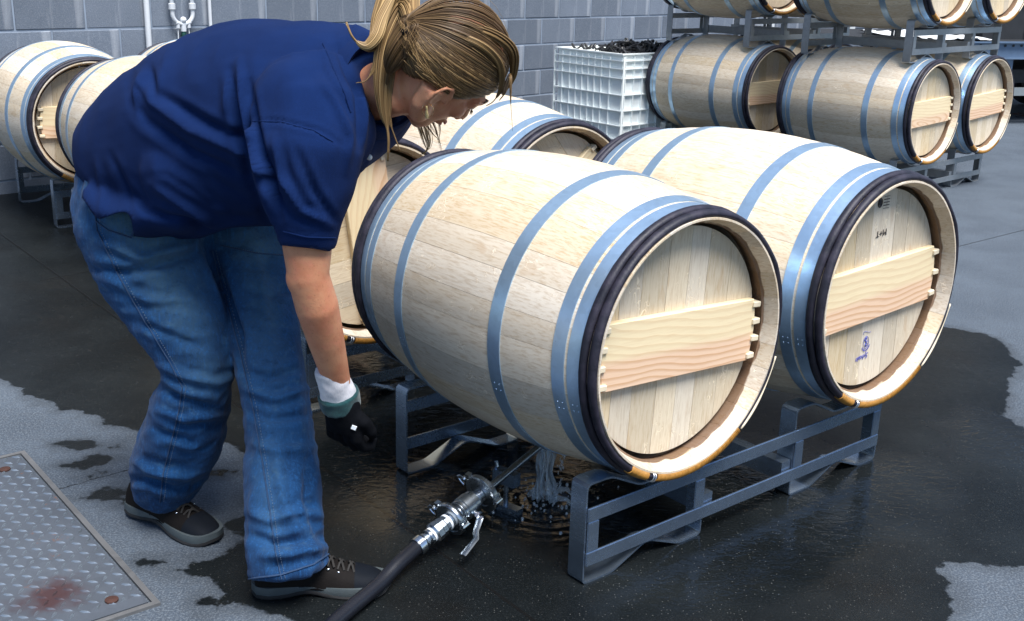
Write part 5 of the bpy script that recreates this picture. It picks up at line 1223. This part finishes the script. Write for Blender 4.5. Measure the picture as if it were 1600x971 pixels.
# ponytail: falls over the back of the neck to the left, with the curl on the shoulder
def lock(name, ctrl, n, spread, rad, tone, par, taper=.25, seed=0, curl=0.0):
    r2 = random.Random(seed + 50); hb = HB(); base = catmull([Vector(c_) for c_ in ctrl], 7); k = len(base)
    for i in range(n):
        an, rd_ = r2.uniform(0, 6.28), math.sqrt(r2.random()); ph = r2.uniform(0, 6.28); end = r2.randint(int(k * .72), k); pts = []; ra = []
        for q_ in range(end):
            t = q_ / (k - 1); T_ = (base[min(q_ + 1, k - 1)] - base[max(q_ - 1, 0)]).normalized(); e1_ = T_.cross(Vector((0, 1, .1))).normalized(); e2_ = T_.cross(e1_)
            sp = (spread * (math.sin(math.pi * min(1, t * 1.15 + .12)) ** .6 * .9 + .1)); an2 = an + t * 1.2
            wv_ = curl * math.sin(t * 9 + ph)
            pts.append(base[q_] + e1_ * (math.cos(an2) * rd_ * sp + wv_) + e2_ * (math.sin(an2) * rd_ * sp * .8)); ra.append(rad * (1 - .75 * (q_ / max(1, end - 1)) ** 2))
        if len(pts) > 3: hb.strand(pts, ra, min(1, max(0, tone + r2.gauss(0, .16))))
    return tag(hb.done(name, par), kind='stuff')
Yh = 2.02
lock('ponytail', [PT, at(640, -20, 2.08), at(610, -12, 2.07), at(596, 25, 2.05), at(588, 62, 2.03), at(572, 74, 2.01), at(552, 60, 2.0), at(541, 35, 2.0)], 242, .017, 0.00105, .66, person, seed=1)
lock('curl', [at(614, -10, 2.04), at(598, 25, 2.02), at(588, 56, 2.0), at(572, 72, 1.99), at(554, 62, 1.985), at(541, 38, 1.985)], 150, .011, .0010, .80, person, seed=31)
lock('hair_lock', [PT, at(630, -8, 2.06), at(606, 30, 2.04), at(592, 75, 2.02), at(585, 105, 2.01), at(572, 126, 2.0), at(556, 130, 2.0)], 74, .008, 0.00074, .68, person, seed=2)
lock('hair_lock', [PT, at(632, 8, 2.05), at(608, 60, 2.03), at(600, 120, 2.01), at(601, 170, 2.0), at(607, 215, 1.99), at(606, 252, 1.99)], 330, .021, 0.00099, .62, person, seed=3)
lock('nape_hair', [PT, at(642, 45, 1.985), at(622, 80, 1.975), at(608, 112, 1.985), at(603, 140, 2.0)], 374, .026, 0.00081, .36, person, seed=11)
lock('nape_hair', [PT, at(655, 45, 1.965), at(640, 80, 1.955), at(622, 104, 1.965)], 242, .022, 0.00074, .30, person, seed=12)
lock('hair_lock', [at(628, 30, 2.05), at(606, 90, 2.03), at(597, 150, 2.01), at(610, 195, 2.0), at(626, 238, 1.99)], 132, .012, 0.00087, .58, person, seed=4)
lock('hair_lock', [at(640, 60, 2.16), at(648, 150, 2.14), at(664, 205, 2.13), at(668, 232, 2.12), at(655, 244, 2.12)], 26, .017, 0.00081, .74, person, seed=5)
lock('hair_lock', [at(660, 60, 2.14), at(668, 160, 2.12), at(682, 205, 2.10), at(690, 236, 2.09)], 24, .019, 0.00074, .78, person, seed=6)
lock('hair_lock', [H(.078, .078, .030), H(.094, .062, .034), at(797, 118, 1.98), at(798, 160, 1.97), at(801, 205, 1.97)], 19, .004, 0.00050, .5, person, seed=7)
lock('hair_lock', [PT, H(-.06, .085, .045), H(.01, .118, .040), H(.062, .100, .036), H(.088, .070, .038), H(.092, .050, .046)], 154, .010, 0.00074, .50, person, seed=8)
lock('hair_lock', [PT, H(-.06, .07, .065), H(.0, .09, .070), H(.05, .072, .066), H(.078, .045, .056), H(.084, .026, .050)], 110, .007, 0.00068, .62, person, seed=9)

# flyaway hairs
fl_ = HB(); r3 = random.Random(77)
for i in range(150):
    st = hl(r3.uniform(0, len(line) - 1.001), 1 if r3.random() < .8 else -1); pts = scalp_path(st, 1.02, 14); a_ = r3.randint(0, 7); seg = pts[a_:a_ + r3.randint(4, 7)]; d_ = Vector((r3.gauss(0, 1), r3.gauss(0, 1), r3.gauss(0, 1))).normalized()
    out_ = [p_ + (p_ - HC).normalized() * .010 * (k / len(seg)) ** 1.5 * r3.uniform(.3, 1.6) + d_ * .012 * (k / len(seg)) ** 2 for k, p_ in enumerate(seg)]
    fl_.strand(out_, [.00028] * len(out_), r3.uniform(.5, .95), 3)
tag(fl_.done('flyaway_hair', hair), kind='stuff')
